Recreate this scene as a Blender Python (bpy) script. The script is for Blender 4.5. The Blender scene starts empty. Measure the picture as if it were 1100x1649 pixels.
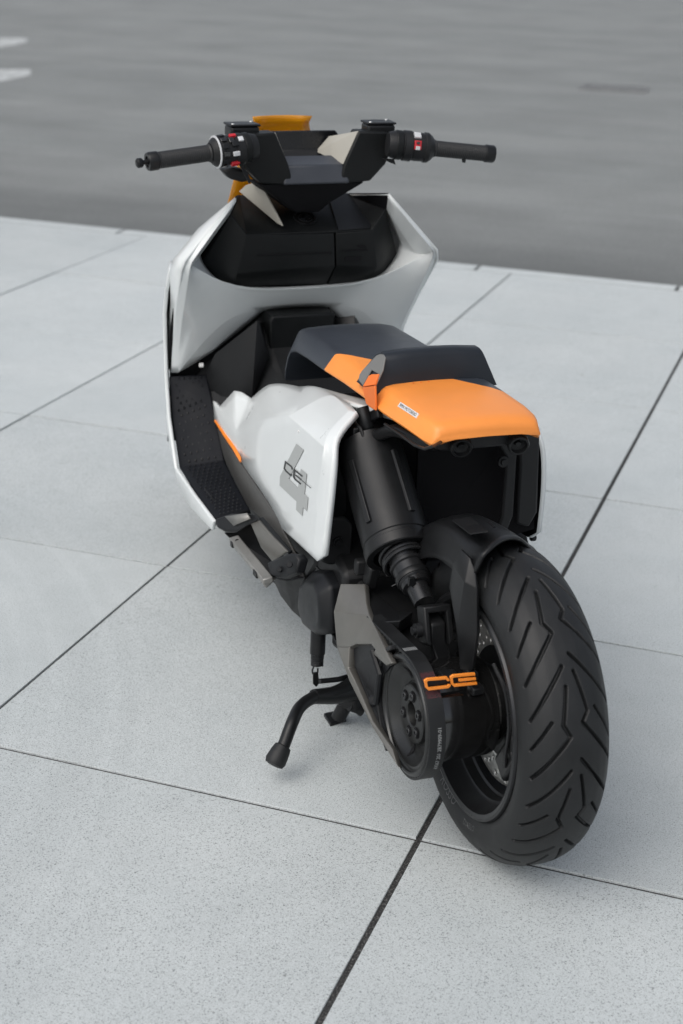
import bpy, bmesh, math, random
import numpy as np
from mathutils import Vector, Matrix

random.seed(7)
scene = bpy.context.scene
COL = scene.collection

# ------------------------------------------------------------------ camera
CAM_H, F_PX, PITCH, ROLL = 1.5686, 2441.0, 0.37558, 0.03102
IMG_W, IMG_H = 1100.0, 1649.0
cam_data = bpy.data.cameras.new('camera')
cam = bpy.data.objects.new('camera', cam_data)
COL.objects.link(cam)
cam_data.sensor_fit = 'VERTICAL'
cam_data.sensor_height = 36.0
cam_data.lens = F_PX * 36.0 / IMG_H
cam_data.clip_start = 0.05
cam_data.clip_end = 2000
cam_data.dof.use_dof = True
cam_data.dof.focus_distance = 2.85
cam_data.dof.aperture_fstop = 4.0
cam.matrix_world = (Matrix.Translation((0, 0, CAM_H)) @ Matrix.Rotation(math.pi / 2 - PITCH, 4, 'X')
                    @ Matrix.Rotation(ROLL, 4, 'Z'))
scene.camera = cam

# ------------------------------------------------------------------ world, sun, exposure
SUN_EL, SUN_AZ = math.radians(52), math.radians(-140)     # azimuth from +Y towards +X: light from the left, a little behind
world = bpy.data.worlds.new('World')
scene.world = world
world.use_nodes = True
wn = world.node_tree.nodes
wl = world.node_tree.links
wn.clear()
w_out = wn.new('ShaderNodeOutputWorld')
w_bg = wn.new('ShaderNodeBackground')
w_sky = wn.new('ShaderNodeTexSky')
w_sky.sky_type = 'NISHITA'
w_sky.sun_disc = False
w_sky.sun_elevation = SUN_EL
w_sky.sun_rotation = SUN_AZ
w_sky.air_density = 1.0
w_sky.dust_density = 4.0
w_sky.ozone_density = 1.0
w_hsv = wn.new('ShaderNodeHueSaturation')
w_hsv.inputs['Saturation'].default_value = 0.42
wl.new(w_sky.outputs[0], w_hsv.inputs['Color'])
wl.new(w_hsv.outputs[0], w_bg.inputs['Color'])
w_bg.inputs['Strength'].default_value = 0.13
wl.new(w_bg.outputs[0], w_out.inputs['Surface'])

sun_data = bpy.data.lights.new('sun', 'SUN')
sun = bpy.data.objects.new('sun', sun_data)
COL.objects.link(sun)
sun_data.energy = 0.85
sun_data.angle = math.radians(70)
sun_data.color = (1.0, 0.97, 0.93)
sd = Vector((math.sin(SUN_AZ) * math.cos(SUN_EL), math.cos(SUN_AZ) * math.cos(SUN_EL), math.sin(SUN_EL)))
sun.rotation_euler = sd.to_track_quat('Z', 'Y').to_euler()

scene.view_settings.view_transform = 'Standard'
scene.view_settings.look = 'None'
scene.view_settings.gamma = 1.0
scene.view_settings.exposure = 0.40
scene.render.resolution_x, scene.render.resolution_y = 683, 1024

# ------------------------------------------------------------------ scooter frame and pixel rays
BIKE_X, BIKE_Y, HEAD = 0.29652, 2.36964, math.radians(-19.62)
FW = np.array([math.sin(HEAD), math.cos(HEAD), 0.0])
RT = np.array([math.cos(HEAD), -math.sin(HEAD), 0.0])
BM = np.stack([RT, FW, np.array([0, 0, 1.0])], 1)
BT = np.array([BIKE_X, BIKE_Y, 0.0])
CAM_L = BM.T @ (np.array([0, 0, CAM_H]) - BT)


def ray_world(px, py):
    u, v = (px - IMG_W / 2) / F_PX, -(py - IMG_H / 2) / F_PX
    c, s = math.cos(ROLL), math.sin(ROLL)
    u, v = c * u - s * v, s * u + c * v
    return np.array([u, math.cos(PITCH) + v * math.sin(PITCH), -math.sin(PITCH) + v * math.cos(PITCH)])


def S(px, py, x=None, y=None, z=None, pl=None):
    """point of the scooter (local metres) seen at a photograph pixel, on a plane of the scooter"""
    d = BM.T @ ray_world(px, py)
    if pl is not None:
        p0, n = pl
        k = np.dot(np.asarray(p0) - CAM_L, n) / np.dot(d, n)
    else:
        ax, v = [(i, w) for i, w in enumerate((x, y, z)) if w is not None][0]
        k = (v - CAM_L[ax]) / d[ax]
    return tuple(CAM_L + k * d)


def ground_pt(px, py, z=0.0):
    d = ray_world(px, py)
    k = (z - CAM_H) / d[2]
    return np.array([0, 0, CAM_H]) + k * d


def plane3(a, b, c):
    a, b, c = map(np.asarray, (a, b, c))
    n = np.cross(b - a, c - a)
    return a, n / np.linalg.norm(n)


# ------------------------------------------------------------------ materials
MATS = {}


def principled(name):
    m = bpy.data.materials.new(name)
    m.use_nodes = True
    MATS[name] = m
    nt = m.node_tree
    return m, nt, nt.nodes['Principled BSDF']


def simple(name, col, rough=0.5, metal=0.0, coat=0.0, bump=0.0, bscale=400.0, spec=0.5, var=0.12, rvar=0.08, bdist=0.0006):
    m, nt, b = principled(name)
    b.inputs['Metallic'].default_value = metal
    b.inputs['Coat Weight'].default_value = coat
    b.inputs['Coat Roughness'].default_value = 0.06
    b.inputs['Specular IOR Level'].default_value = spec
    tc = nt.nodes.new('ShaderNodeTexCoord')
    n = nt.nodes.new('ShaderNodeTexNoise')
    n.inputs['Scale'].default_value = 14.0
    n.inputs['Detail'].default_value = 6.0
    n.inputs['Roughness'].default_value = 0.65
    nt.links.new(tc.outputs['Object'], n.inputs['Vector'])
    r = nt.nodes.new('ShaderNodeMapRange')
    r.inputs['From Min'].default_value = 0.3
    r.inputs['From Max'].default_value = 0.7
    r.inputs['To Min'].default_value = 1 - var
    r.inputs['To Max'].default_value = 1 + var
    nt.links.new(n.outputs['Fac'], r.inputs['Value'])
    mx = nt.nodes.new('ShaderNodeMix')
    mx.data_type = 'RGBA'
    mx.blend_type = 'MULTIPLY'
    mx.inputs['Factor'].default_value = 1.0
    mx.inputs[6].default_value = (*col, 1)
    nt.links.new(r.outputs[0], mx.inputs[7])
    nt.links.new(mx.outputs[2], b.inputs['Base Color'])
    rr = nt.nodes.new('ShaderNodeMapRange')
    rr.inputs['From Min'].default_value = 0.3
    rr.inputs['From Max'].default_value = 0.7
    rr.inputs['To Min'].default_value = max(0.02, rough - rvar)
    rr.inputs['To Max'].default_value = min(1.0, rough + rvar)
    nt.links.new(n.outputs['Fac'], rr.inputs['Value'])
    nt.links.new(rr.outputs[0], b.inputs['Roughness'])
    if bump > 0:
        n2 = nt.nodes.new('ShaderNodeTexNoise')
        n2.inputs['Scale'].default_value = bscale
        n2.inputs['Detail'].default_value = 3.0
        nt.links.new(tc.outputs['Object'], n2.inputs['Vector'])
        bp = nt.nodes.new('ShaderNodeBump')
        bp.inputs['Strength'].default_value = bump
        bp.inputs['Distance'].default_value = bdist
        nt.links.new(n2.outputs['Fac'], bp.inputs['Height'])
        nt.links.new(bp.outputs['Normal'], b.inputs['Normal'])
    return m


simple('white_paint', (0.635, 0.662, 0.660), 0.30, coat=0.5, spec=0.4, var=0.015, rvar=0.03)
_nt = MATS['white_paint'].node_tree
_bv = _nt.nodes.new('ShaderNodeBevel')
_bv.samples = 6
_bv.inputs['Radius'].default_value = 0.004
_nt.links.new(_bv.outputs['Normal'], _nt.nodes['Principled BSDF'].inputs['Normal'])
_nt.links.new(_bv.outputs['Normal'], _nt.nodes['Principled BSDF'].inputs['Coat Normal'])
simple('black_plastic', (0.0095, 0.0100, 0.0108), 0.50, bump=0.3, bscale=900, spec=0.30)
simple('dash_plastic', (0.0055, 0.0063, 0.0066), 0.48, bump=0.3, bscale=700, spec=0.22)
simple('tray_grey', (0.030, 0.034, 0.042), 0.42, bump=0.2, bscale=900)
simple('slate_plastic', (0.0095, 0.0103, 0.0118), 0.44, bump=0.2, bscale=900, spec=0.25)
simple('gloss_black', (0.007, 0.007, 0.007), 0.12, coat=0.8, var=0.3, rvar=0.08)
simple('satin_black', (0.0085, 0.009, 0.0097), 0.37, bump=0.15, bscale=1200, spec=0.30)
simple('black_metal', (0.030, 0.031, 0.033), 0.32, metal=0.6)
simple('pulley_metal', (0.048, 0.049, 0.049), 0.34, metal=0.85)
simple('bronze_grey', (0.165, 0.160, 0.147), 0.36, metal=0.6, bump=0.1, bscale=1500)
simple('warm_grey', (0.22, 0.217, 0.205), 0.42, metal=0.4)
simple('steel', (0.60, 0.60, 0.58), 0.36, metal=0.85)
simple('rubber', (0.0100, 0.0108, 0.0115), 0.52, bump=0.4, bscale=500, var=0.3, spec=0.35)
simple('rubber_mat', (0.0055, 0.0065, 0.009), 0.62, bump=0.3, bscale=700, spec=0.18)
simple('grip_rubber', (0.011, 0.0115, 0.012), 0.58, bump=0.4, bscale=600)
simple('orange_leather', (0.80, 0.265, 0.048), 0.40, bump=0.5, bscale=750, var=0.04, rvar=0.05)
simple('orange_paint', (0.85, 0.26, 0.03), 0.4, var=0.04)
simple('orange_strap', (0.72, 0.16, 0.022), 0.6, bump=0.5, bscale=500, var=0.06)
simple('navy_leather_sheen', (0.030, 0.0355, 0.045), 0.36, spec=0.7, bump=0.35, bscale=750, var=0.08, rvar=0.05)  # base colour lifted for the grazing sheen on the seat top
simple('navy_leather_shade', (0.0105, 0.0135, 0.0185), 0.40, bump=0.35, bscale=750, var=0.08, spec=0.4)  # the seat's navy leather again, base darkened for a face without that sheen
simple('grey_leather', (0.15, 0.15, 0.145), 0.5, bump=0.4, bscale=750, var=0.06)
simple('beige_panel', (0.36, 0.345, 0.30), 0.45, var=0.05)
simple('red_switch', (0.45, 0.012, 0.02), 0.35)
simple('light_key', (0.5, 0.51, 0.52), 0.4)
simple('decal_grey', (0.34, 0.355, 0.35), 0.5, var=0.02, spec=0.3)
simple('decal_dark', (0.035, 0.037, 0.037), 0.5, var=0.05, spec=0.3)
simple('print_grey', (0.30, 0.31, 0.31), 0.6)
simple('print_red', (0.10, 0.022, 0.028), 0.6)
simple('print_dim', (0.075, 0.078, 0.08), 0.6)
simple('badge_silver', (0.78, 0.77, 0.75), 0.3, metal=0.3, var=0.03)
simple('void_black', (0.006, 0.006, 0.007), 0.75, spec=0.15)
simple('screen_black', (0.006, 0.006, 0.007), 0.25)
simple('orange_line', (0.80, 0.22, 0.02), 0.4, var=0.04)

m, nt, b = principled('orange_screen')
b.inputs['Base Color'].default_value = (0.86, 0.38, 0.015, 1)
b.inputs['Roughness'].default_value = 0.12
b.inputs['Transmission Weight'].default_value = 0.45
b.inputs['IOR'].default_value = 1.45


def ramp(nt, stops):
    r = nt.nodes.new('ShaderNodeValToRGB')
    e = r.color_ramp.elements
    e[0].position, e[0].color = stops[0][0], (*stops[0][1], 1)
    e[1].position, e[1].color = stops[1][0], (*stops[1][1], 1)
    for p, c in stops[2:]:
        k = e.new(p)
        k.color = (*c, 1)
    return r


def mul(nt, a, bsock):
    mx = nt.nodes.new('ShaderNodeMix')
    mx.data_type = 'RGBA'
    mx.blend_type = 'MULTIPLY'
    mx.inputs['Factor'].default_value = 1.0
    nt.links.new(a, mx.inputs[6])
    nt.links.new(bsock, mx.inputs[7])
    return mx.outputs[2]


def g3(v):
    return (v, v, v)


# paving: pale sawn granite-like concrete, dark and light flecks, broad soft staining, faint curved tyre scuffs
GRID_TH = -0.32723
m, nt, b = principled('paving')
geo = nt.nodes.new('ShaderNodeNewGeometry')
rotm = nt.nodes.new('ShaderNodeVectorRotate')
rotm.rotation_type = 'Z_AXIS'
rotm.inputs['Angle'].default_value = -GRID_TH
nt.links.new(geo.outputs['Position'], rotm.inputs['Vector'])
P = rotm.outputs[0]
oi = nt.nodes.new('ShaderNodeObjectInfo')
tone = nt.nodes.new('ShaderNodeMapRange')
tone.inputs['To Min'].default_value = 0.955
tone.inputs['To Max'].default_value = 1.035
nt.links.new(oi.outputs['Random'], tone.inputs['Value'])


def noise(scale, detail=4, rough=0.6, vec=None):
    n = nt.nodes.new('ShaderNodeTexNoise')
    n.inputs['Scale'].default_value = scale
    n.inputs['Detail'].default_value = detail
    n.inputs['Roughness'].default_value = rough
    nt.links.new(vec if vec is not None else P, n.inputs['Vector'])
    return n.outputs['Fac']


def through(fac, stops):
    r = ramp(nt, stops)
    nt.links.new(fac, r.inputs['Fac'])
    return r.outputs['Color']


col = through(noise(1.7, 5), [(0.25, (0.462, 0.500, 0.505)), (0.75, (0.535, 0.567, 0.566))])
col = mul(nt, col, through(noise(400, 2, 0.5), [(0.33, g3(0.46)), (0.43, g3(1.0)), (0.60, g3(1.02)), (0.72, g3(1.16))]))
col = mul(nt, col, through(noise(900, 2, 0.6), [(0.30, g3(0.68)), (0.65, g3(1.10))]))
col = mul(nt, col, through(noise(130, 2, 0.5), [(0.25, g3(0.55)), (0.31, g3(1.0))]))
col = mul(nt, col, through(noise(9, 6, 0.7), [(0.30, g3(0.955)), (0.7, g3(1.03))]))
vor = nt.nodes.new('ShaderNodeTexVoronoi')
vor.inputs['Scale'].default_value = 1.7
nt.links.new(P, vor.inputs['Vector'])
wob = nt.nodes.new('ShaderNodeMath')
wob.operation = 'MULTIPLY_ADD'
wob.inputs[1].default_value = 0.05
nt.links.new(noise(45, 4, 0.7), wob.inputs[0])
nt.links.new(vor.outputs['Distance'], wob.inputs[2])
col = mul(nt, col, through(wob.outputs[0], [(0.030, (0.80, 0.77, 0.73)), (0.048, g3(1.0))]))
col = mul(nt, col, through(noise(0.55, 3, 0.5), [(0.32, g3(0.955)), (0.68, g3(1.025))]))
tg = nt.nodes.new('ShaderNodeCombineColor')
for i in range(3):
    nt.links.new(tone.outputs[0], tg.inputs[i])
col = mul(nt, col, tg.outputs[0])
# scuffs: rings around a turning centre left of the scooter, broken up by noise
cen = nt.nodes.new('ShaderNodeVectorMath')
cen.operation = 'SUBTRACT'
nt.links.new(geo.outputs['Position'], cen.inputs[0])
cen.inputs[1].default_value = (-2.62, 2.55, 0)
ln = nt.nodes.new('ShaderNodeVectorMath')
ln.operation = 'LENGTH'
nt.links.new(cen.outputs[0], ln.inputs[0])
ringv = nt.nodes.new('ShaderNodeCombineXYZ')
nt.links.new(ln.outputs['Value'], ringv.inputs[0])
ring = noise(16, 3, 0.6, ringv.outputs[0])
band = nt.nodes.new('ShaderNodeValToRGB')
be = band.color_ramp.elements
be[0].position, be[0].color = 0.0, (0, 0, 0, 1)
be[1].position, be[1].color = 1.0, (0, 0, 0, 1)
for p, v in ((0.36, 0), (0.44, 1), (0.52, 1), (0.60, 0)):
    e_ = be.new(p)
    e_.color = (v, v, v, 1)
hr = nt.nodes.new('ShaderNodeMapRange')
hr.inputs['From Min'].default_value = 1.0
hr.inputs['From Max'].default_value = 3.2
nt.links.new(ln.outputs['Value'], hr.inputs['Value'])
nt.links.new(hr.outputs[0], band.inputs['Fac'])
rk = through(ring, [(0.46, g3(0.945)), (0.60, g3(1.0))])
mixr = nt.nodes.new('ShaderNodeMix')
mixr.data_type = 'RGBA'
nt.links.new(band.outputs['Color'], mixr.inputs['Factor'])
mixr.inputs[6].default_value = (1, 1, 1, 1)
nt.links.new(rk, mixr.inputs[7])
col = mul(nt, col, mixr.outputs[2])
nt.links.new(col, b.inputs['Base Color'])
b.inputs['Roughness'].default_value = 0.72
b.inputs['Specular IOR Level'].default_value = 0.35
bp = nt.nodes.new('ShaderNodeBump')
bp.inputs['Strength'].default_value = 0.35
bp.inputs['Distance'].default_value = 0.001
nt.links.new(noise(420, 3), bp.inputs['Height'])
nt.links.new(bp.outputs['Normal'], b.inputs['Normal'])

# joint bed: dark grit
m, nt, b = principled('joint_grit')
geo = nt.nodes.new('ShaderNodeNewGeometry')
P = geo.outputs['Position']
col = through(noise(260, 2, 0.5), [(0.38, g3(0.014)), (0.58, (0.042, 0.042, 0.041)), (0.76, (0.17, 0.168, 0.16))])
nt.links.new(col, b.inputs['Base Color'])
b.inputs['Roughness'].default_value = 0.9
bp = nt.nodes.new('ShaderNodeBump')
bp.inputs['Distance'].default_value = 0.003
nt.links.new(noise(260, 2, 0.5), bp.inputs['Height'])
nt.links.new(bp.outputs['Normal'], b.inputs['Normal'])

# asphalt with long streaks along the road
m, nt, b = principled('asphalt')
geo = nt.nodes.new('ShaderNodeNewGeometry')
rotm = nt.nodes.new('ShaderNodeVectorRotate')
rotm.rotation_type = 'Z_AXIS'
rotm.inputs['Angle'].default_value = -GRID_TH
nt.links.new(geo.outputs['Position'], rotm.inputs['Vector'])
P = rotm.outputs[0]
mp = nt.nodes.new('ShaderNodeMapping')
mp.inputs['Scale'].default_value = (0.10, 0.75, 1.0)
nt.links.new(P, mp.inputs['Vector'])
mp2 = nt.nodes.new('ShaderNodeMapping')
mp2.inputs['Scale'].default_value = (0.25, 2.6, 1.0)
nt.links.new(P, mp2.inputs['Vector'])
col = through(noise(1.0, 4, 0.6, mp.outputs[0]), [(0.30, (0.172, 0.182, 0.178)), (0.70, (0.205, 0.214, 0.209))])
col = mul(nt, col, through(noise(1.0, 5, 0.65, mp2.outputs[0]), [(0.32, g3(0.93)), (0.68, g3(1.07))]))
col = mul(nt, col, through(noise(90, 3, 0.6), [(0.3, g3(0.72)), (0.7, g3(1.25))]))
col = mul(nt, col, through(noise(0.9, 5, 0.6), [(0.3, g3(0.86)), (0.7, g3(1.12))]))
sx_ = nt.nodes.new('ShaderNodeSeparateXYZ')
nt.links.new(P, sx_.inputs[0])
gut = nt.nodes.new('ShaderNodeMapRange')          # darker along the kerb, paler with distance across the road
gut.inputs['From Min'].default_value = 7.1
gut.inputs['From Max'].default_value = 9.6
nt.links.new(sx_.outputs[1], gut.inputs['Value'])
col = mul(nt, col, through(gut.outputs[0], [(0.0, g3(0.58)), (0.35, g3(0.74)), (1.0, g3(1.0))]))
nt.links.new(col, b.inputs['Base Color'])
b.inputs['Roughness'].default_value = 0.75
bp = nt.nodes.new('ShaderNodeBump')
bp.inputs['Strength'].default_value = 0.6
bp.inputs['Distance'].default_value = 0.004
nt.links.new(noise(120, 3), bp.inputs['Height'])
nt.links.new(bp.outputs['Normal'], b.inputs['Normal'])

m, nt, b = principled('road_paint')
geo = nt.nodes.new('ShaderNodeNewGeometry')
P = geo.outputs['Position']
col = through(noise(14, 6, 0.75), [(0.36, (0.20, 0.21, 0.21)), (0.58, (0.50, 0.52, 0.515))])
nt.links.new(col, b.inputs['Base Color'])
b.inputs['Roughness'].default_value = 0.7

m, nt, b = principled('cast_iron')
geo = nt.nodes.new('ShaderNodeNewGeometry')
P = geo.outputs['Position']
col = through(noise(20, 5, 0.7), [(0.3, (0.12, 0.122, 0.118)), (0.7, (0.24, 0.243, 0.238))])
nt.links.new(col, b.inputs['Base Color'])
b.inputs['Roughness'].default_value = 0.6
b.inputs['Metallic'].default_value = 0.4


# ------------------------------------------------------------------ mesh helpers
def finish(name, bm, mat, parent, bevel=0.0, seg=2, solid=0.0, soff=-1.0, sub=0, smooth=35.0, blimit=30.0):
    me = bpy.data.meshes.new(name)
    bm.to_mesh(me)
    bm.free()
    if smooth:
        me.polygons.foreach_set('use_smooth', [True] * len(me.polygons))
        me.set_sharp_from_angle(angle=math.radians(smooth))
    me.materials.append(MATS[mat])
    o = bpy.data.objects.new(name, me)
    COL.objects.link(o)
    if parent is not None:
        o.parent = parent
    if sub:
        md = o.modifiers.new('subdivide', 'SUBSURF')
        md.levels = md.render_levels = sub
    if solid:
        md = o.modifiers.new('thickness', 'SOLIDIFY')
        md.thickness = solid
        md.offset = soff
    if bevel:
        md = o.modifiers.new('edge', 'BEVEL')
        md.width = bevel
        md.segments = seg
        md.limit_method = 'ANGLE'
        md.angle_limit = math.radians(blimit)
        md.harden_normals = False
        md.use_clamp_overlap = True
    return o


def build(V, F, closed=True, inside=None, flipx=False, each=False):
    bm = bmesh.new()
    vs = [bm.verts.new((-v[0] if flipx else v[0], v[1], v[2])) for v in V]
    for f in F:
        try:
            bm.faces.new([vs[i] for i in f])
        except ValueError:
            pass
    bmesh.ops.recalc_face_normals(bm, faces=bm.faces[:])
    if inside is not None:
        p = Vector(((-inside[0] if flipx else inside[0]), inside[1], inside[2]))
        s = sum((f.calc_center_median() - p).dot(f.normal) * f.calc_area() for f in bm.faces)
        if s < 0:
            bmesh.ops.reverse_faces(bm, faces=bm.faces[:])
        if each:
            bm.normal_update()
            bmesh.ops.reverse_faces(bm, faces=[f for f in bm.faces if (f.calc_center_median() - p).dot(f.normal) < 0])
    return bm


def part(name, V, F, mat, parent, inside=None, mirror=False, each=False, **kw):
    o = finish(name, build(V, F, inside=inside, each=each), mat, parent, **kw)
    if mirror:
        o2 = finish(name, build(V, F, inside=inside, flipx=True, each=each), mat, parent, **kw)
        return o, o2
    return o


def shell(name, V, F, mat, parent, inside, creases=(), corners=(), thick=.006, inner=None, sub=2, flipx=False):
    """open panel: subdivided surface with creased edges and corners, thickened inwards"""
    bm = bmesh.new()
    ce = bm.edges.layers.float.new('crease_edge')
    cv = bm.verts.layers.float.new('crease_vert')
    vs = [bm.verts.new((-v[0] if flipx else v[0], v[1], v[2])) for v in V]
    bm.verts.ensure_lookup_table()
    for f in F:
        bm.faces.new([vs[i] for i in f])
    p = Vector((-inside[0] if flipx else inside[0], inside[1], inside[2]))
    bm.normal_update()
    bmesh.ops.reverse_faces(bm, faces=[f for f in bm.faces if (f.calc_center_median() - p).dot(f.normal) < 0])
    for a, c, w in creases:
        e = bm.edges.get((vs[a], vs[c]))
        if e is None:
            print('no edge', name, a, c)
            continue
        e[ce] = w
        if w > .85:
            e.smooth = False
    for i in corners:
        vs[i][cv] = 1.0
    me = bpy.data.meshes.new(name)
    bmesh.ops.remove_doubles(bm, verts=bm.verts[:], dist=1e-5)
    bm.to_mesh(me)
    bm.free()
    me.polygons.foreach_set('use_smooth', [True] * len(me.polygons))
    me.materials.append(MATS[mat])
    me.materials.append(MATS[inner or mat])
    o = bpy.data.objects.new(name, me)
    COL.objects.link(o)
    o.parent = parent
    md = o.modifiers.new('subdivide', 'SUBSURF')
    md.levels = md.render_levels = sub
    md = o.modifiers.new('thickness', 'SOLIDIFY')
    md.thickness = thick
    md.offset = -1
    md.material_offset = 1
    md.use_rim = True
    return o


def loft_bm(sections, cap=True, ring=True):
    bm = bmesh.new()
    rows = [[bm.verts.new(p) for p in s] for s in sections]
    n = len(rows[0])
    for a, b_ in zip(rows[:-1], rows[1:]):
        for i in range(n if ring else n - 1):
            j = (i + 1) % n
            bm.faces.new((a[i], a[j], b_[j], b_[i]))
    if cap and ring:
        bm.faces.new(rows[0][::-1])
        bm.faces.new(rows[-1])
    bmesh.ops.recalc_face_normals(bm, faces=bm.faces[:])
    return bm


def lathe_bm(profile, n=64, cx=(0, 0), closed=False, tang0=0.0, tang1=2 * math.pi):
    """revolve (x, r) round the axle line y=cx[0], z=cx[1]"""
    bm = bmesh.new()
    full = abs(tang1 - tang0 - 2 * math.pi) < 1e-6
    rows = []
    for k in range(n if full else n + 1):
        a = tang0 + (tang1 - tang0) * k / n
        rows.append([bm.verts.new((x, cx[0] - r * math.sin(a), cx[1] + r * math.cos(a))) for x, r in profile])
    m_ = len(profile)
    for k in range(n):
        A, B = rows[k], rows[(k + 1) % len(rows)]
        for i in range(m_ if closed else m_ - 1):
            j = (i + 1) % m_
            try:
                bm.faces.new((A[i], A[j], B[j], B[i]))
            except ValueError:
                pass
    bmesh.ops.remove_doubles(bm, verts=bm.verts[:], dist=1e-6)
    bmesh.ops.recalc_face_normals(bm, faces=bm.faces[:])
    return bm


def axis_frame(a, b):
    a, b = Vector(a), Vector(b)
    d = (b - a).normalized()
    q = d.to_track_quat('Z', 'Y')
    return a, q, (b - a).length


def turned_bm(a, b, prof, n=32):
    """revolve (t along a->b in metres, radius)"""
    o, q, L = axis_frame(a, b)
    rows = []
    for t, r in prof:
        rows.append([o + q @ Vector((r * math.cos(2 * math.pi * k / n), r * math.sin(2 * math.pi * k / n), t)) for k in range(n)])
    bm = loft_bm(rows)
    return bm


def tube_bm(path, r, n=12, cap=True):
    pts = [Vector(p) for p in path]
    rr = r if isinstance(r, (list, tuple)) else [r] * len(pts)
    rows = []
    prev = None
    for i, p in enumerate(pts):
        d = ((pts[min(i + 1, len(pts) - 1)] - p).normalized() + (p - pts[max(i - 1, 0)]).normalized())
        if d.length < 1e-6:
            d = pts[min(i + 1, len(pts) - 1)] - pts[max(i - 1, 0)]
        d.normalize()
        if prev is None:
            up = Vector((0, 0, 1)) if abs(d.z) < 0.9 else Vector((1, 0, 0))
            u = d.cross(up).normalized()
        else:
            u = (prev - d * prev.dot(d)).normalized()
        prev = u
        w = d.cross(u)
        rows.append([p + (u * math.cos(2 * math.pi * k / n) + w * math.sin(2 * math.pi * k / n)) * rr[i] for k in range(n)])
    return loft_bm(rows, cap=cap)


def spline(pts, n=8):
    """Catmull-Rom through the points"""
    P_ = [Vector(p) for p in pts]
    P_ = [P_[0] * 2 - P_[1]] + P_ + [P_[-1] * 2 - P_[-2]]
    out = []
    for i in range(1, len(P_) - 2):
        for k in range(n):
            t = k / n
            a, b_, c, d = P_[i - 1], P_[i], P_[i + 1], P_[i + 2]
            out.append(0.5 * ((2 * b_) + (c - a) * t + (2 * a - 5 * b_ + 4 * c - d) * t * t + (3 * b_ - a - 3 * c + d) * t ** 3))
    out.append(P_[-2])
    return out


def plate_bm(outer, thick, holes=()):
    """flat outline (3D points near one plane) with holes, thickened both ways about its plane by thick/2"""
    bm = bmesh.new()
    edges = []
    for loop in [outer] + list(holes):
        vs = [bm.verts.new(p) for p in loop]
        for i in range(len(vs)):
            edges.append(bm.edges.new((vs[i], vs[(i + 1) % len(vs)])))
    bmesh.ops.triangle_fill(bm, use_beauty=True, use_dissolve=False, edges=edges)
    bmesh.ops.recalc_face_normals(bm, faces=bm.faces[:])
    nrm = Vector()
    for f in bm.faces:
        nrm += f.normal * f.calc_area()
    nrm.normalize()
    r = bmesh.ops.extrude_face_region(bm, geom=bm.faces[:])
    nv = [g for g in r['geom'] if isinstance(g, bmesh.types.BMVert)]
    for v in bm.verts:
        v.co -= nrm * thick / 2
    for v in nv:
        v.co += nrm * thick
    bmesh.ops.recalc_face_normals(bm, faces=bm.faces[:])
    bmesh.ops.dissolve_limit(bm, angle_limit=0.01, verts=bm.verts[:], edges=bm.edges[:])
    return bm


def plate(name, outer, thick, mat, parent, holes=(), **kw):
    kw.setdefault('smooth', 30)
    return finish(name, plate_bm(outer, thick, holes), mat, parent, **kw)


def yz(pts, x):
    return [(x, p[0], p[1]) for p in pts]


def prism(name, pts_yz, x0, x1, mat, parent, **kw):
    return plate(name, yz(pts_yz, (x0 + x1) / 2), abs(x1 - x0), mat, parent, **kw)


def box_bm(c, s, rot=None):
    bm = bmesh.new()
    bmesh.ops.create_cube(bm, size=1.0)
    for v in bm.verts:
        p = Vector((v.co.x * s[0], v.co.y * s[1], v.co.z * s[2]))
        if rot is not None:
            p = rot @ p
        v.co = p + Vector(c)
    return bm


def join_bm(bms):
    out = bmesh.new()
    for b_ in bms:
        me = bpy.data.meshes.new('tmp')
        b_.to_mesh(me)
        b_.free()
        out.from_mesh(me)
        bpy.data.meshes.remove(me)
    return out


def strokes_bm(paths, w, thick, to3d, nrm):
    """flat strokes of width w following 2D polylines, mapped by to3d(u, v), extruded along nrm"""
    bms = []
    nrm = Vector(nrm)
    for path in paths:
        p = [Vector((a, c)) for a, c in path]
        L, Rr = [], []
        for i, q in enumerate(p):
            d0 = (q - p[i - 1]).normalized() if i else (p[1] - q).normalized()
            d1 = (p[i + 1] - q).normalized() if i < len(p) - 1 else d0
            n0 = Vector((-d0.y, d0.x))
            n1 = Vector((-d1.y, d1.x))
            mt = n0 + n1
            mt = mt / max(mt.length_squared / 2, 0.3)
            L.append(q + mt * w / 2)
            Rr.append(q - mt * w / 2)
        bm = bmesh.new()
        a = [bm.verts.new(Vector(to3d(*q)) + nrm * thick) for q in L]
        c = [bm.verts.new(Vector(to3d(*q)) + nrm * thick) for q in Rr]
        a2 = [bm.verts.new(Vector(to3d(*q))) for q in L]
        c2 = [bm.verts.new(Vector(to3d(*q))) for q in Rr]
        for i in range(len(p) - 1):
            bm.faces.new((a[i], a[i + 1], c[i + 1], c[i]))
            bm.faces.new((a2[i], c2[i], c2[i + 1], a2[i + 1]))
            bm.faces.new((a[i], a2[i], a2[i + 1], a[i + 1]))
            bm.faces.new((c[i], c[i + 1], c2[i + 1], c2[i]))
        bm.faces.new((a[0], c[0], c2[0], a2[0]))
        bm.faces.new((a[-1], a2[-1], c2[-1], c[-1]))
        bmesh.ops.recalc_face_normals(bm, faces=bm.faces[:])
        bms.append(bm)
    return join_bm(bms)


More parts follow.
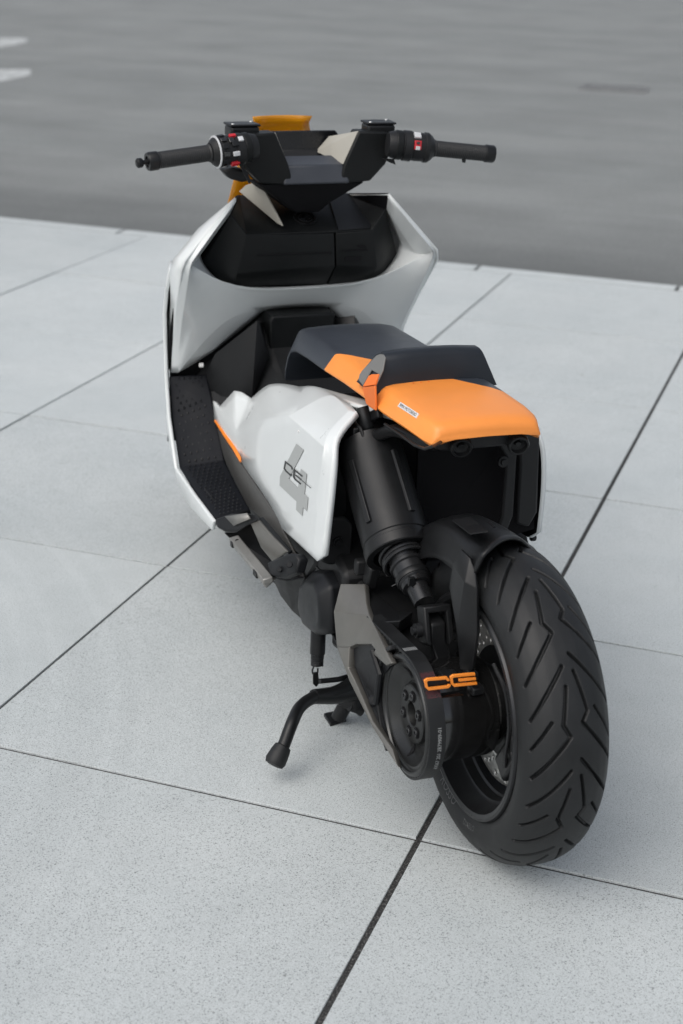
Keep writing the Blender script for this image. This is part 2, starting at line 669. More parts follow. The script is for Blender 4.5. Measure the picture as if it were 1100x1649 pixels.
def text_mesh(body, size):
    cu = bpy.data.curves.new('lettering', 'FONT')
    cu.body = body
    cu.size = size
    cu.resolution_u = 2
    o = bpy.data.objects.new('lettering', cu)
    COL.objects.link(o)
    dg = bpy.context.evaluated_depsgraph_get()
    me = bpy.data.meshes.new_from_object(o.evaluated_get(dg))
    bpy.data.objects.remove(o)
    bpy.data.curves.remove(cu)
    bm = bmesh.new()
    bm.from_mesh(me)
    bpy.data.meshes.remove(me)
    return bm


def empty(name, loc, rz=0.0, label=None, cat=None):
    o = bpy.data.objects.new(name, None)
    COL.objects.link(o)
    o.location = loc
    o.rotation_euler = (0, 0, rz)
    o.empty_display_size = 0.1
    if label:
        o['label'] = label
        o['category'] = cat
    return o


# ================================================================== SETTING
GA = np.array([math.cos(GRID_TH), math.sin(GRID_TH)])       # along the cross joints
GB = np.array([-math.sin(GRID_TH), math.cos(GRID_TH)])      # along the long joints
A0, SA = -0.38750 * CAM_H, 0.61028 * CAM_H
B0, SB = 1.45716 * CAM_H, 0.60231 * CAM_H
KERB = 4.53952 * CAM_H


def gpt(a, b_, z=0.0):
    q = GA * a + GB * b_
    return (q[0], q[1], z)


I0, I1, J0 = -12, 13, -6
J1 = 5

# road: one sheet to the horizon, 0.12 m below the paving; runs under the paving bed too
part('road', [gpt(-400, -400, -0.12), gpt(400, -400, -0.12), gpt(400, 900, -0.12), gpt(-400, 900, -0.12)], [(0, 1, 2, 3)],
     'asphalt', None, smooth=0)['kind'] = 'structure'
pav = finish('pavement', join_bm([box_bm((0, 0, 0), (1, 1, 1))]), 'joint_grit', None, smooth=0)
pav['kind'] = 'structure'
a_lo, a_hi = A0 - I1 * SA, A0 - I0 * SA
b_lo = B0 + J0 * SB
cx, cy, _ = gpt((a_lo + a_hi) / 2, (b_lo + KERB) / 2)
bm = bmesh.new()
bmesh.ops.create_cube(bm, size=1.0)
for v in bm.verts:
    p = gpt((a_lo + a_hi) / 2 + v.co.x * (a_hi - a_lo - 0.02), (b_lo + KERB - 0.012) / 2 + v.co.y * (KERB - b_lo - 0.02))
    v.co = Vector((p[0], p[1], -0.0605 + v.co.z * 0.112))
bm.to_mesh(pav.data)
bm.free()

# slabs: each one an object; alike slabs share a mesh
SLABS = {}


def slab_mesh(w, d):
    key = (round(w, 4), round(d, 4))
    if key not in SLABS:
        b_ = box_bm((0, 0, -0.02), (w, d, 0.04))
        top = [e for e in b_.edges if all(v.co.z > -0.001 for v in e.verts)]
        bmesh.ops.bevel(b_, geom=top, offset=0.0018, segments=2, affect='EDGES', profile=0.6)
        me = bpy.data.meshes.new('paving_slab')
        b_.to_mesh(me)
        b_.free()
        me.materials.append(MATS['paving'])
        SLABS[key] = me
    return SLABS[key]


def joint(i):
    return 0.0115 if i == 0 else 0.0074


for i in range(I0, I1):
    a_r, a_l = A0 - i * SA - joint(i) / 2, A0 - (i + 1) * SA + joint(i + 1) / 2
    for j in range(J0, J1):
        b_n, b_f = B0 + j * SB + 0.0036, B0 + (j + 1) * SB - 0.0036
        o = bpy.data.objects.new('paving_slab', slab_mesh(a_r - a_l, b_f - b_n))
        COL.objects.link(o)
        p = gpt((a_r + a_l) / 2, (b_n + b_f) / 2)
        o.location = (p[0], p[1], random.uniform(-0.0012, 0.0008))
        o.rotation_euler = (random.uniform(-1, 1) * 0.0008, random.uniform(-1, 1) * 0.0008, GRID_TH + random.uniform(-1, 1) * 0.0006)
        o.parent = pav
# kerb stones along the road edge
kb_n, kb_f = B0 + J1 * SB + 0.002, KERB
kmesh = None
for k in range(-20, 20):
    a_c = A0 + 0.3 + k * SA
    if a_c + SA / 2 > a_hi or a_c - SA / 2 < a_lo:
        continue
    if kmesh is None:
        b_ = box_bm((0, 0, -0.06), (SA - 0.006, kb_f - kb_n, 0.12))
        bmesh.ops.bevel(b_, geom=[e for e in b_.edges if all(v.co.z > -0.01 for v in e.verts)], offset=0.006, segments=2, affect='EDGES')
        kmesh = bpy.data.meshes.new('kerb_stone')
        b_.to_mesh(kmesh)
        b_.free()
        kmesh.materials.append(MATS['paving'])
    o = bpy.data.objects.new('kerb_stone', kmesh)
    COL.objects.link(o)
    p = gpt(a_c, (kb_n + kb_f) / 2)
    o.location = (p[0], p[1], -0.0005)
    o.rotation_euler = (0, 0, GRID_TH)
    o.parent = pav

# painted road marking blocks and an iron drain cover
RZ = -0.12


def mark(pix, label):
    pts = [ground_pt(x, y, RZ) for x, y in pix]
    V = [(p[0], p[1], RZ + 0.004) for p in pts]
    o = part('road_marking', V, [tuple(range(len(V)))], 'road_paint', None, smooth=0, inside=(V[0][0], V[0][1], -5))
    o['label'] = label
    o['category'] = 'marking'
    o['group'] = 'white painted marks on the road'


mark([(-160, 112), (49, 112), (50, 121), (8, 131), (-160, 136)], 'white painted block on the asphalt, the nearer of the two')
mark([(-160, 60), (46, 62), (43, 69), (0, 77), (-160, 80)], 'white painted block on the asphalt, the farther of the two')
dc = ground_pt(990, 143, RZ)
dcv = empty('drain_cover', (dc[0], dc[1], RZ), GRID_TH + 0.1, 'flat rectangular iron drain cover set in the asphalt', 'drain cover')
fr = [(-0.36, -0.3), (0.36, -0.3), (0.36, 0.3), (-0.36, 0.3)]
ih = [(-0.30, -0.24), (0.30, -0.24), (0.30, 0.24), (-0.30, 0.24)]
plate('frame', [(a, c, 0.006) for a, c in fr], 0.010, 'cast_iron', dcv, holes=[[(a, c, 0.006) for a, c in ih]])
finish('lid', box_bm((0, 0, 0.004), (0.58, 0.46, 0.008)), 'cast_iron', dcv, bevel=0.002)
for k in range(7):
    finish('rib', box_bm((-0.24 + 0.08 * k, 0, 0.010), (0.03, 0.40, 0.006)), 'cast_iron', dcv)

# ================================================================== SCOOTER
R = 0.2865                                                   # rear wheel radius; axle at y=0, z=R
bike = empty('scooter', (BIKE_X, BIKE_Y, 0.0), -HEAD,
             'white electric scooter with black and orange seat standing on the pale slabs', 'scooter')


def mir(V):
    return [(-x, y, z) for x, y, z in V]


# ------------------------------------------------------------------ tyres and wheels
TYRE_PROF = [(0, .2865), (.02, .2853), (.04, .2795), (.055, .271), (.068, .2575), (.0755, .243), (.078, .232), (.0765, .217), (.069, .203), (.062, .196)]


def tyre_mesh(name, prof, R0, cy, width_s, groove, parent, nth=1440, ns=290):
    pr = np.array(prof)
    xs = np.concatenate([-pr[::-1, 0], pr[1:, 0]])
    rs = np.concatenate([pr[::-1, 1], pr[1:, 1]])
    s = np.concatenate([[0], np.cumsum(np.hypot(np.diff(xs), np.diff(rs)))])
    s -= s[len(s) // 2]
    sq = np.linspace(s[0], s[-1], ns)
    # smooth profile
    xq, rq = np.interp(sq, s, xs), np.interp(sq, s, rs)
    for _ in range(30):
        xq[1:-1] = (xq[:-2] + 2 * xq[1:-1] + xq[2:]) / 4
        rq[1:-1] = (rq[:-2] + 2 * rq[1:-1] + rq[2:]) / 4
    nx_, nr_ = np.gradient(rq), -np.gradient(xq)
    ln_ = np.hypot(nx_, nr_)
    nx_, nr_ = -nx_ / ln_, -nr_ / ln_
    th = np.linspace(0, 360, nth, endpoint=False)
    T, Sg = np.meshgrid(th, sq, indexing='ij')
    depth = np.zeros_like(T)
    mmdeg = math.radians(1) * 0.28
    for path, wid in groove:
        for (t0, s0), (t1, s1) in zip(path[:-1], path[1:]):
            ax, ay = 0.0, s0
            bx, by = (t1 - t0) * mmdeg, s1
            tt = ((T - t0 + 180) % 360 - 180) * mmdeg
            L2 = (bx - ax) ** 2 + (by - ay) ** 2
            k = np.clip(((tt - ax) * (bx - ax) + (Sg - ay) * (by - ay)) / L2, 0, 1)
            d = np.hypot(tt - ax - k * (bx - ax), Sg - ay - k * (by - ay))
            w_ = wid
            depth = np.maximum(depth, 0.0095 * np.clip((w_ + 0.0007 - d) / 0.0012, 0, 1))
    # raised and lettered bands on the sidewall
    X = xq[None, :] - nx_[None, :] * depth
    Rr = rq[None, :] - nr_[None, :] * depth
    a = np.radians(T)
    V = np.stack([X, cy - Rr * np.sin(a), R0 + Rr * np.cos(a)], -1).reshape(-1, 3)
    i = np.arange(nth)[:, None] * ns
    i2 = ((np.arange(nth) + 1) % nth)[:, None] * ns
    j = np.arange(ns - 1)[None, :]
    F = np.stack([i + j, i + j + 1, i2 + j + 1, i2 + j], -1).reshape(-1, 4)
    me = bpy.data.meshes.new(name)
    me.from_pydata(V.tolist(), [], F.tolist())
    me.polygons.foreach_set('use_smooth', [True] * len(me.polygons))
    me.materials.append(MATS['rubber'])
    me.update()
    o = bpy.data.objects.new(name, me)
    COL.objects.link(o)
    o.parent = parent
    return o


starts = [57.6 + 34.4 * k for k in range(-2, 4)]
rest = 360 - (starts[-1] - starts[0])
starts += [starts[-1] + rest * k / 5 for k in range(1, 5)]
grooves = []
for s0 in starts:
    def gp(pts, off=0.0):
        return [(s0 + off + a, b_ / 1000.0) for a, b_ in pts]
    grooves += [(gp([(0, -14), (12.2, -26), (16.1, -15), (31.8, -80)]), 0.0027), (gp([(-6.7, -14), (10.1, -80)]), 0.0027),
                (gp([(11, -44), (21, -83)]), 0.0021),
                (gp([(-4.7, 4), (8.3, 18), (11.8, 7), (27, 72)]), 0.0027), (gp([(-10.5, 3), (6.5, 72)]), 0.0027),
                (gp([(7.3, 33), (19, 72)]), 0.0021)]
rim_prof = [(-.062, .197), (-.070, .203), (-.0745, .201), (-.0755, .196), (-.073, .189), (-.064, .1865), (-.060, .184), (-.042, .176), (-.038, .171),
            (-.020, .169), (-.017, .165), (.040, .162), (.048, .150), (.056, .150), (.056, .186), (.073, .189), (.0755, .196), (.0745, .201), (.070, .203), (.062, .197)]
wheel = finish('rear_wheel', lathe_bm(rim_prof, 96, (0, R), closed=True), 'black_metal', bike, smooth=30)
tyre_mesh('tyre', TYRE_PROF, R, 0.0, 0.085, grooves, wheel)
for k in range(5):
    a = 2 * math.pi * k / 5 + 0.3
    secs = []
    for r_, w_, x0, x1 in ((.035, .030, .01, .055), (.09, .020, .022, .052), (.155, .024, .030, .054)):
        c_, s_ = math.cos(a), math.sin(a)
        secs.append([(x, -(r_ * s_ + t_ * c_), R + r_ * c_ - t_ * s_) for x, t_ in ((x0, -w_), (x1, -w_), (x1, w_), (x0, w_))])
    finish('spoke', loft_bm(secs), 'black_metal', wheel, bevel=0.004)
finish('hub', lathe_bm([(-.075, 0), (-.075, .05), (-.02, .056), (-.02, .062), (.01, .062), (.06, .045), (.06, 0)], 40, (0, R)), 'black_metal', wheel)
# drilled brake disc: polar sheet with cells left out
bm = bmesh.new()
nang, radii = 240, [.098, .106, .1125, .1185, .1245, .1305, .1365, .1425, .150]
grid = [[bm.verts.new((-.006, -r_ * math.sin(2 * math.pi * k / nang), R + r_ * math.cos(2 * math.pi * k / nang))) for r_ in radii] for k in range(nang)]
for k in range(nang):
    for q in range(len(radii) - 1):
        hole = (q == 2 and k % 12 in (0, 1)) or (q == 4 and k % 12 in (4, 5)) or (q == 6 and k % 12 in (8, 9)) or (q == 1 and k % 12 in (6, 7))
        if not hole:
            bm.faces.new((grid[k][q], grid[k][q + 1], grid[(k + 1) % nang][q + 1], grid[(k + 1) % nang][q]))
finish('brake_disc', bm, 'steel', wheel, solid=0.005, smooth=30)
finish('disc_carrier', lathe_bm([(-.012, .06), (-.012, .1), (-.001, .1), (-.001, .06)], 60, (0, R), closed=True), 'satin_black', wheel)


def arc_text(name, body, size, xoff, rad, th0, mat, parent, sidewall=True, spread=1.0, flip=1):
    """lettering wrapped round the axle: on the left side face (sidewall) or on a drum of radius rad"""
    t = text_mesh(body, size)
    for v in t.verts:
        u, w_ = v.co.x, v.co.y
        if sidewall:
            a = th0 + flip * u * spread / rad
            r_ = rad + flip * w_
            v.co = Vector((xoff(r_), -r_ * math.sin(a), R + r_ * math.cos(a)))
        else:
            a = th0 + flip * u * spread / rad
            v.co = Vector((xoff + flip * w_, -rad * math.sin(a), R + rad * math.cos(a)))
    return finish(name, t, mat, parent, smooth=0)


pr_ = np.array(TYRE_PROF)


def side_x(r_):
    return -(np.interp(-r_, -pr_[:, 1], pr_[:, 0]) + 0.0012)


arc_text('sidewall_lettering', 'ROSSO', 0.022, side_x, 0.2145, math.radians(203), 'print_dim', wheel, flip=-1)
arc_text('sidewall_lettering', 'DIABLO', 0.014, side_x, 0.222, math.radians(172), 'print_dim', wheel, flip=-1)

# front wheel, mostly hidden behind the bodywork
FY, FR = 1.675, 0.275
fprof = [(0, .275), (.02, .273), (.038, .266), (.052, .252), (.058, .236), (.058, .222), (.052, .205), (.046, .197)]
fw = finish('front_wheel', lathe_bm([(-.046, .198), (-.055, .204), (-.056, .192), (-.03, .176), (.03, .176), (.056, .192), (.055, .204), (.046, .198)], 64, (FY, FR), closed=True), 'black_metal', bike)
tyre_mesh('tyre', fprof, FR, FY, 0.06, [], fw, nth=160, ns=24)
finish('hub', lathe_bm([(-.06, 0), (-.06, .03), (.06, .03), (.06, 0)], 32, (FY, FR)), 'black_metal', fw)
for k in range(5):
    a = 2 * math.pi * k / 5
    secs = []
    for r_, w_ in ((.025, .02), (.18, .014)):
        c_, s_ = math.cos(a), math.sin(a)
        secs.append([(x, FY - (r_ * s_ + t_ * c_), FR + r_ * c_ - t_ * s_) for x, t_ in ((-.018, -w_), (.018, -w_), (.018, w_), (-.018, w_))])
    finish('spoke', loft_bm(secs), 'black_metal', fw, bevel=0.004)
for s in (-1, 1):
    finish('fork_leg', turned_bm((s * .085, FY, FR), (s * .075, FY - .30, .88), [(0, .024), (.3, .026), (.32, .020), (.64, .020)]), 'black_metal', bike)
finish('front_mudguard', lathe_bm([(-.07, .285), (-.055, .30), (0, .305), (.055, .30), (.07, .285), (.066, .282), (0, .299), (-.066, .282)], 30, (FY, FR), closed=True,
                                 tang0=math.radians(-60), tang1=math.radians(50)), 'satin_black', bike)

# ------------------------------------------------------------------ belt drive
pul = finish('belt_pulley', lathe_bm([(-.156, .104), (-.158, .1075), (-.187, .1075), (-.1895, .1055), (-.1905, .102), (-.1895, .099), (-.186, .0975), (-.184, .094),
                                     (-.1845, .090), (-.182, .086), (-.170, .076), (-.1655, .066), (-.1645, .058), (-.1665, .0545), (-.1735, .0525), (-.1752, .050),
                                     (-.1755, .024), (-.1735, .0215), (-.158, .0185), (-.150, .018), (-.150, 0)], 96, (0, R)), 'pulley_metal', bike, smooth=28)
for k in range(6):
    a = 2 * math.pi * k / 6 + 0.12
    c_ = (-.036 * math.sin(a), R + .036 * math.cos(a))
    finish('bolt_recess_shade', lathe_bm([(-.1757, .0078), (-.1757, .0102), (-.1764, .0102), (-.1764, .0078)], 24, c_, closed=True), 'void_black', pul)  # dark ring on the hub face, painted shade of the recess round the bolt
    finish('bolt', lathe_bm([(-.174, .0074), (-.1785, .0074), (-.1795, .0066), (-.1795, .0036), (-.176, .0030), (-.176, 0)], 12, c_), 'black_metal', pul)
for k, a in enumerate((math.radians(28), math.radians(180), math.radians(-88))):
    pts = []
    for q in range(20):
        t_ = 2 * math.pi * q / 20
        rr = .0715 + .0115 * math.cos(t_)
        da = .0042 * math.sin(t_) / .07
        x = np.interp(rr, [.058, .066, .076, .086], [-.1645, -.1655, -.170, -.182]) - 0.0008
        pts.append((x, rr * math.sin(a + da), R + rr * math.cos(a + da)))
    part('slot_shade', pts, [tuple(range(20))], 'void_black', pul, smooth=0)  # flat dark sheet on the dish, painted shade of an opening

FPY, FPZ, FPR = 0.50, 0.315, 0.036                          # front pulley, hidden in the swingarm
RB = 0.1085


def belt_path():
    pts = []
    d = math.hypot(FPY, FPZ - R)
    base = math.atan2(FPZ - R, FPY)
    g = math.acos((RB - FPR) / d)
    a0, a1 = base + g, base - g + 2 * math.pi               # rear wrap from top round the back to the bottom
    n = 120
    for k in range(n + 1):
        a = a0 + (a1 - a0) * k / n
        pts.append((RB * math.cos(a), R + RB * math.sin(a), math.cos(a), math.sin(a)))
    a = a1
    p0 = pts[-1]
    p1 = (FPY + FPR * math.cos(a), FPZ + FPR * math.sin(a))
    for k in range(1, 130):
        t_ = k / 130
        pts.append((p0[0] + (p1[0] - p0[0]) * t_, p0[1] + (p1[1] - p0[1]) * t_, math.cos(a), math.sin(a)))
    for k in range(25):
        b_ = (base - g) + (2 * g) * k / 24
        pts.append((FPY + FPR * math.cos(b_), FPZ + FPR * math.sin(b_), math.cos(b_), math.sin(b_)))
    p0, p1 = pts[-1], pts[0]
    for k in range(1, 130):
        t_ = k / 130
        pts.append((p0[0] + (p1[0] - p0[0]) * t_, p0[1] + (p1[1] - p0[1]) * t_, math.cos(a0), math.sin(a0)))
    return pts


bp_ = belt_path()
bm = bmesh.new()
rows = []
for k, (y, z, ny, nz) in enumerate(bp_):
    inner = 0.0003 if (k // 2) % 2 else -0.0028
    rows.append([bm.verts.new((x, y + ny * o_, z + nz * o_)) for x, o_ in ((-.1865, .0042), (-.1582, .0042), (-.1575, .0035), (-.1575, inner), (-.1872, inner), (-.1872, .0035))])
for k in range(len(rows)):
    A_, B_ = rows[k], rows[(k + 1) % len(rows)]
    for q in range(6):
        bm.faces.new((A_[q], A_[(q + 1) % 6], B_[(q + 1) % 6], B_[q]))
bmesh.ops.recalc_face_normals(bm, faces=bm.faces[:])
belt = finish('drive_belt', bm, 'rubber', bike, smooth=25)
arc_text('belt_lettering', '69367 201 2B79909-01', 0.0098, -.1655, RB + .0045, math.radians(118), 'print_grey', belt, sidewall=False, flip=-1, spread=0.95)
# woven red marks and a row of white ticks on the belt back
bms = []
for t0, t1 in ((24, 32), (41, 49)):
    for k in range(int((t1 - t0) * 1.4)):
        for q in range(9):
            if random.random() < 0.86:
                a = math.radians(t0 + k / 1.4)
                a2 = a + math.radians(0.42)
                x0 = -.1838 + q * .0028 + (k % 2) * .0012
                r_ = RB + .0045
                b_ = bmesh.new()
                vs = [b_.verts.new((x, -r_ * math.sin(t_), R + r_ * math.cos(t_))) for x, t_ in ((x0, a), (x0 + .0019, a), (x0 + .0019, a2), (x0, a2))]
                b_.faces.new(vs)
                bms.append(b_)
finish('belt_marks', join_bm(bms), 'print_red', belt, smooth=0)
# ticks just before the belt reaches the pulley
bms = []
d_ = math.hypot(FPY, FPZ - R)
ga = math.atan2(FPZ - R, FPY) + math.acos((RB - FPR) / d_)
top = np.array([RB * math.cos(ga), R + RB * math.sin(ga)])
tdir = np.array([math.sin(ga), -math.cos(ga)])
nn = np.array([math.cos(ga), math.sin(ga)])
for q in range(8):
    x0 = -.1835 + q * .0031
    b_ = bmesh.new()
    vs = []
    for x, l_ in ((x0, .012), (x0 + .0016, .012), (x0 + .0016, .026), (x0, .026)):
        p = top + tdir * l_ + nn * .0045
        vs.append(b_.verts.new((x, p[0], p[1])))
    b_.faces.new(vs)
    bms.append(b_)
finish('belt_ticks', join_bm(bms), 'print_grey', belt, smooth=0)

# glossy axle drum between belt and wheel
finish('axle_housing', lathe_bm([(-.157, 0), (-.157, .086), (-.154, .089), (-.150, .089), (-.048, .0885), (-.045, .080), (-.030, .076), (-.030, 0)], 80, (0, R)),
       'gloss_black', bike)
bms = [box_bm((-.086, -.03, R + .085), (.016, .05, .016)), box_bm((-.086, -.060, R + .068), (.022, .03, .014)), box_bm((-.125, -.035, R + .086), (.030, .030, .008))]
finish('axle_bracket', join_bm(bms), 'satin_black', bike, bevel=0.003)
finish('rear_caliper', join_bm([box_bm((-.020, -.105, R - .055), (.05, .05, .075), Matrix.Rotation(0.6, 3, 'X')), box_bm((-.03, -.118, R - .02), (.03, .02, .05))]), 'satin_black', bike, bevel=0.008)
finish('brake_line', tube_bm(spline([(-.055, -.06, R + .11), (-.048, -.10, R + .075), (-.046, -.118, R + .02), (-.05, -.122, R - .03), (-.045, -.115, R - .06)]), 0.0036, 8), 'black_metal', bike)

# orange letters standing on a bracket behind the belt
YL = -0.082


def l3(px, py):
    return S(670 + px / 8.46, 1060 + py / 8.46, y=YL)


cP = [(432, 296), (428, 283), (405, 258), (150, 280), (118, 300), (135, 380), (165, 408), (425, 378), (446, 356), (448, 346)]
eP = [(795, 205), (500, 232), (470, 255), (485, 335), (515, 360), (820, 328)]
lt = finish('letter_mark', strokes_bm([cP, eP, [(805, 266), (572, 289)]], 34, 0.004, lambda a, c: l3(a, c), (0, -1, 0)), 'orange_paint', bike, bevel=0.0006)
bk = [l3(160, 290), l3(845, 195), l3(850, 235), l3(440, 400), l3(165, 400)]
plate('backing', [(p[0], p[1] + .004, p[2]) for p in bk], .004, 'slate_plastic', lt)
# ------------------------------------------------------------------ swingarm
xo = -.215
outerL = [S(548, 940, x=-.20), S(537, 985, x=xo), S(542, 1042, x=xo), S(562, 1096, x=xo), S(600, 1172, x=-.212), S(640, 1234, x=-.205)]
innerT = [S(588, 940, x=-.165), S(590, 971, x=-.178), S(594, 990, x=-.185), S(612, 1028, x=-.195), S(630, 1068, x=-.200)]
cut = [S(562, 1042, x=-.210), S(572, 1037, x=-.208), S(597, 1037, x=-.203), S(604, 1046, x=-.202), S(600, 1052, x=-.203), S(622, 1072, x=-.200), S(615, 1082, x=-.200),
       S(608, 1100, x=-.199), S(605, 1140, x=-.199), S(612, 1182, x=-.199), S(620, 1196, x=-.200), S(600, 1160, x=-.207), S(578, 1110, x=-.211), S(565, 1075, x=-.211)]
# upper lit face
sw = part('swingarm', outerL[:3] + innerT + cut[:7],
          [(0, 3, 4, 1), (1, 4, 5), (1, 5, 2), (2, 5, 8), (8, 5, 9), (9, 5, 6, 10), (10, 6, 11), (11, 6, 7, 13), (11, 13, 12)],
          'bronze_grey', bike, inside=(-.1, .25, .3), solid=.012, bevel=.002, smooth=40)
# lower rail from the bend to the axle
rail = [outerL[2], outerL[3], outerL[4], outerL[5]]
railin = [cut[0], cut[12], cut[11], S(632, 1205, x=-.201)]
part('swingarm_rail', rail + railin + [S(560, 1075, x=-.212)], [(0, 1, 5, 8, 4), (1, 2, 6, 5), (2, 3, 7, 6)], 'bronze_grey', bike, inside=(-.1, .2, .3), solid=.016, bevel=.002)
part('recess_panel', [tuple(np.array(p) + np.array([.010, 0.004, -.002])) for p in cut], [tuple(range(len(cut)))], 'slate_plastic', bike, inside=(0, .2, .3), smooth=0, solid=.004)
finish('recess_rib', tube_bm([S(600, 1048, x=-.200), S(612, 1085, x=-.197), S(606, 1132, x=-.197)], 0.006, 8), 'slate_plastic', bike)
finish('recess_boss', turned_bm(S(603, 1128, x=-.190), S(603, 1128, x=-.206), [(0, .011), (.010, .011), (.013, .008)], 16), 'slate_plastic', bike)
# belt guard ring hugging the pulley's front edge
gp_ = []
for k in range(25):
    a = math.radians(-30 - 120 * k / 24)
    gp_.append(a)
secs = []
for a in gp_:
    secs.append([(x, -r_ * math.sin(a), R + r_ * math.cos(a)) for x, r_ in ((-.196, .114), (-.196, .122), (-.176, .122), (-.176, .114))])
finish('belt_guard', loft_bm(secs), 'black_plastic', bike, bevel=.0015)
# dark arm body behind the belt, reaching to the pivot
arm = [[(-.150, .02, R + .05), (-.10, .02, R + .05), (-.10, .02, R - .05), (-.150, .02, R - .05)],
       [(-.150, .12, R + .06), (-.07, .12, R + .06), (-.07, .12, R - .06), (-.150, .12, R - .06)],
       [(-.155, .30, .385), (-.06, .30, .385), (-.06, .30, .22), (-.155, .30, .22)],
       [(-.17, .45, .40), (.10, .45, .40), (.10, .45, .20), (-.17, .45, .20)]]
finish('arm_body', loft_bm(arm), 'black_plastic', bike, bevel=.01)
# black box over the belt run with sharp folded edges
bc = [S(588, 942, x=-.150), S(640, 984, x=-.125), S(666, 985, x=-.115), S(644, 1000, x=-.150), S(606, 1003, x=-.176), S(594, 990, x=-.180), S(590, 968, x=-.174)]
low = [(p[0], p[1] + .01, p[2] - .03) for p in bc]
part('belt_cover', bc + low, [(0, 1, 3, 4, 5, 6), (1, 2, 3)] + [(i, (i + 1) % 7, (i + 1) % 7 + 7, i + 7) for i in range(7)], 'satin_black', bike, bevel=.002, smooth=20)
# pivot cover, a rounded black cap
pc_px = [(490, 935), (503, 921), (522, 922), (533, 945), (536, 985), (535, 1012), (530, 1022), (514, 1024), (497, 1010), (487, 975)]
pc = [S(a, c, x=-.205) for a, c in pc_px]
cm = np.mean(np.array(pc), 0)
secs = [[tuple(np.array(p) + np.array([.06, .02, 0])) for p in pc], pc, [tuple(cm + (np.array(p) - cm) * .72 + np.array([-.022, -.004, 0])) for p in pc]]
finish('pivot_cover', loft_bm(secs), 'slate_plastic', bike, bevel=.006, seg=3, smooth=50)

# ------------------------------------------------------------------ shock absorber
s_top, s_low, s_eye = Vector(S(593, 718, x=-.116)), Vector(S(644, 893, x=-.116)), Vector(S(693, 992, x=-.108))
ax_ = (s_low - s_top).normalized()
L_ = (s_low - s_top).length
shock = finish('shock_cover', turned_bm(s_top, s_low, [(0, .058), (.0015, .0630), (.004, .0625), (.02, .0630), (L_ - .030, .0630), (L_ - .028, .0610), (L_ - .022, .0610), (L_ - .020, .0640),
                                                     (L_ - .002, .0640), (L_, .0625), (L_, .050), (L_ - .04, .048)], 64), 'satin_black', bike, smooth=30)
qf = ax_.to_track_quat('Z', 'Y')
view = (Vector(CAM_L) - s_top)
view = (view - ax_ * view.dot(ax_)).normalized()
sidev = ax_.cross(view)
for ang in (0.62, -0.75):
    n_ = (view * math.cos(ang) + sidev * math.sin(ang))
    t_ = ax_.cross(n_)
    V = []
    for l_ in (.05, L_ - .055):
        for w_, h_ in ((-.007, .0610), (-.005, .0675), (.005, .0675), (.007, .0610)):
            V.append(tuple(s_top + ax_ * l_ + n_ * h_ + t_ * w_))
    part('raised_rib', V, [(0, 1, 2, 3), (7, 6, 5, 4), (0, 4, 5, 1), (1, 5, 6, 2), (2, 6, 7, 3), (3, 7, 4, 0)], 'satin_black', shock, bevel=.001)
ax2 = (s_eye - s_low).normalized()
L2 = (s_eye - s_low).length
b0 = s_low - ax_ * .03
finish('damper', turned_bm(b0, s_eye, [(0, .030), (.05, .030), (.055, .027), (.06, .0335), (.066, .0335), (.068, .030), (.100, .030), (.103, .027), (.112, .027), (.114, .020), (L2 - .0, .019)], 40), 'black_metal', shock, smooth=30)
bx2 = (s_eye - b0).normalized()
for l_, r_ in ((.030, .041), (.040, .038), (.050, .040)):
    hel = []
    q2 = bx2.to_track_quat('Z', 'Y')
    for k in range(33):
        a = 2 * math.pi * k / 32
        hel.append(b0 + q2 @ Vector((r_ * math.cos(a), r_ * math.sin(a), l_ + .004 * k / 32)))
    finish('spring_coil', tube_bm(hel, 0.0042, 8, cap=False), 'black_metal', shock)
finish('collar', turned_bm(b0 + bx2 * .085, b0 + bx2 * .098, [(0, .0315), (.002, .0325), (.011, .0325), (.013, .0315)], 40), 'satin_black', shock)
finish('collar_lug', box_bm(b0 + bx2 * .09 + Vector((-.015, -.031, .008)), (.012, .008, .016)), 'satin_black', shock, bevel=.001)
# clevis
ey = s_eye + bx2 * .012
U = [(-.026, .034), (.026, .034), (.026, -.03), (.016, -.038), (.016, .022), (-.016, .022), (-.016, -.038), (-.026, -.03)]
cl = []
for u_, v_ in U:
    cl.append((ey.x + u_, ey.y - .012 + v_ * .35, ey.z + v_ * .94))
plate('clevis', cl, .036, 'satin_black', bike, bevel=.003)
finish('clevis_bolt', turned_bm(ey + Vector((-.042, -.008, -.010)), ey + Vector((.045, -.008, -.010)), [(0, .004), (.0, .008), (.006, .008), (.006, .013), (.009, .013), (.078, .013), (.078, .008), (.087, .008)], 20), 'black_metal', bike)
# link from the clevis down to the axle housing
lk = []
for p, w_, d_ in ((ey + Vector((0, -.010, .012)), .014, .016), (ey + Vector((0, -.012, -.02)), .015, .018), (ey + Vector((.014, -.03, -.07)), .014, .014), (Vector((-.085, -.03, R + .075)), .020, .016)):
    lk.append([tuple(p + Vector((a * w_, c * d_, c * d_ * .3))) for a, c in ((-1, -1), (1, -1), (1, 1), (-1, 1))])
finish('shock_link', loft_bm(lk), 'satin_black', bike, bevel=.004, seg=3)

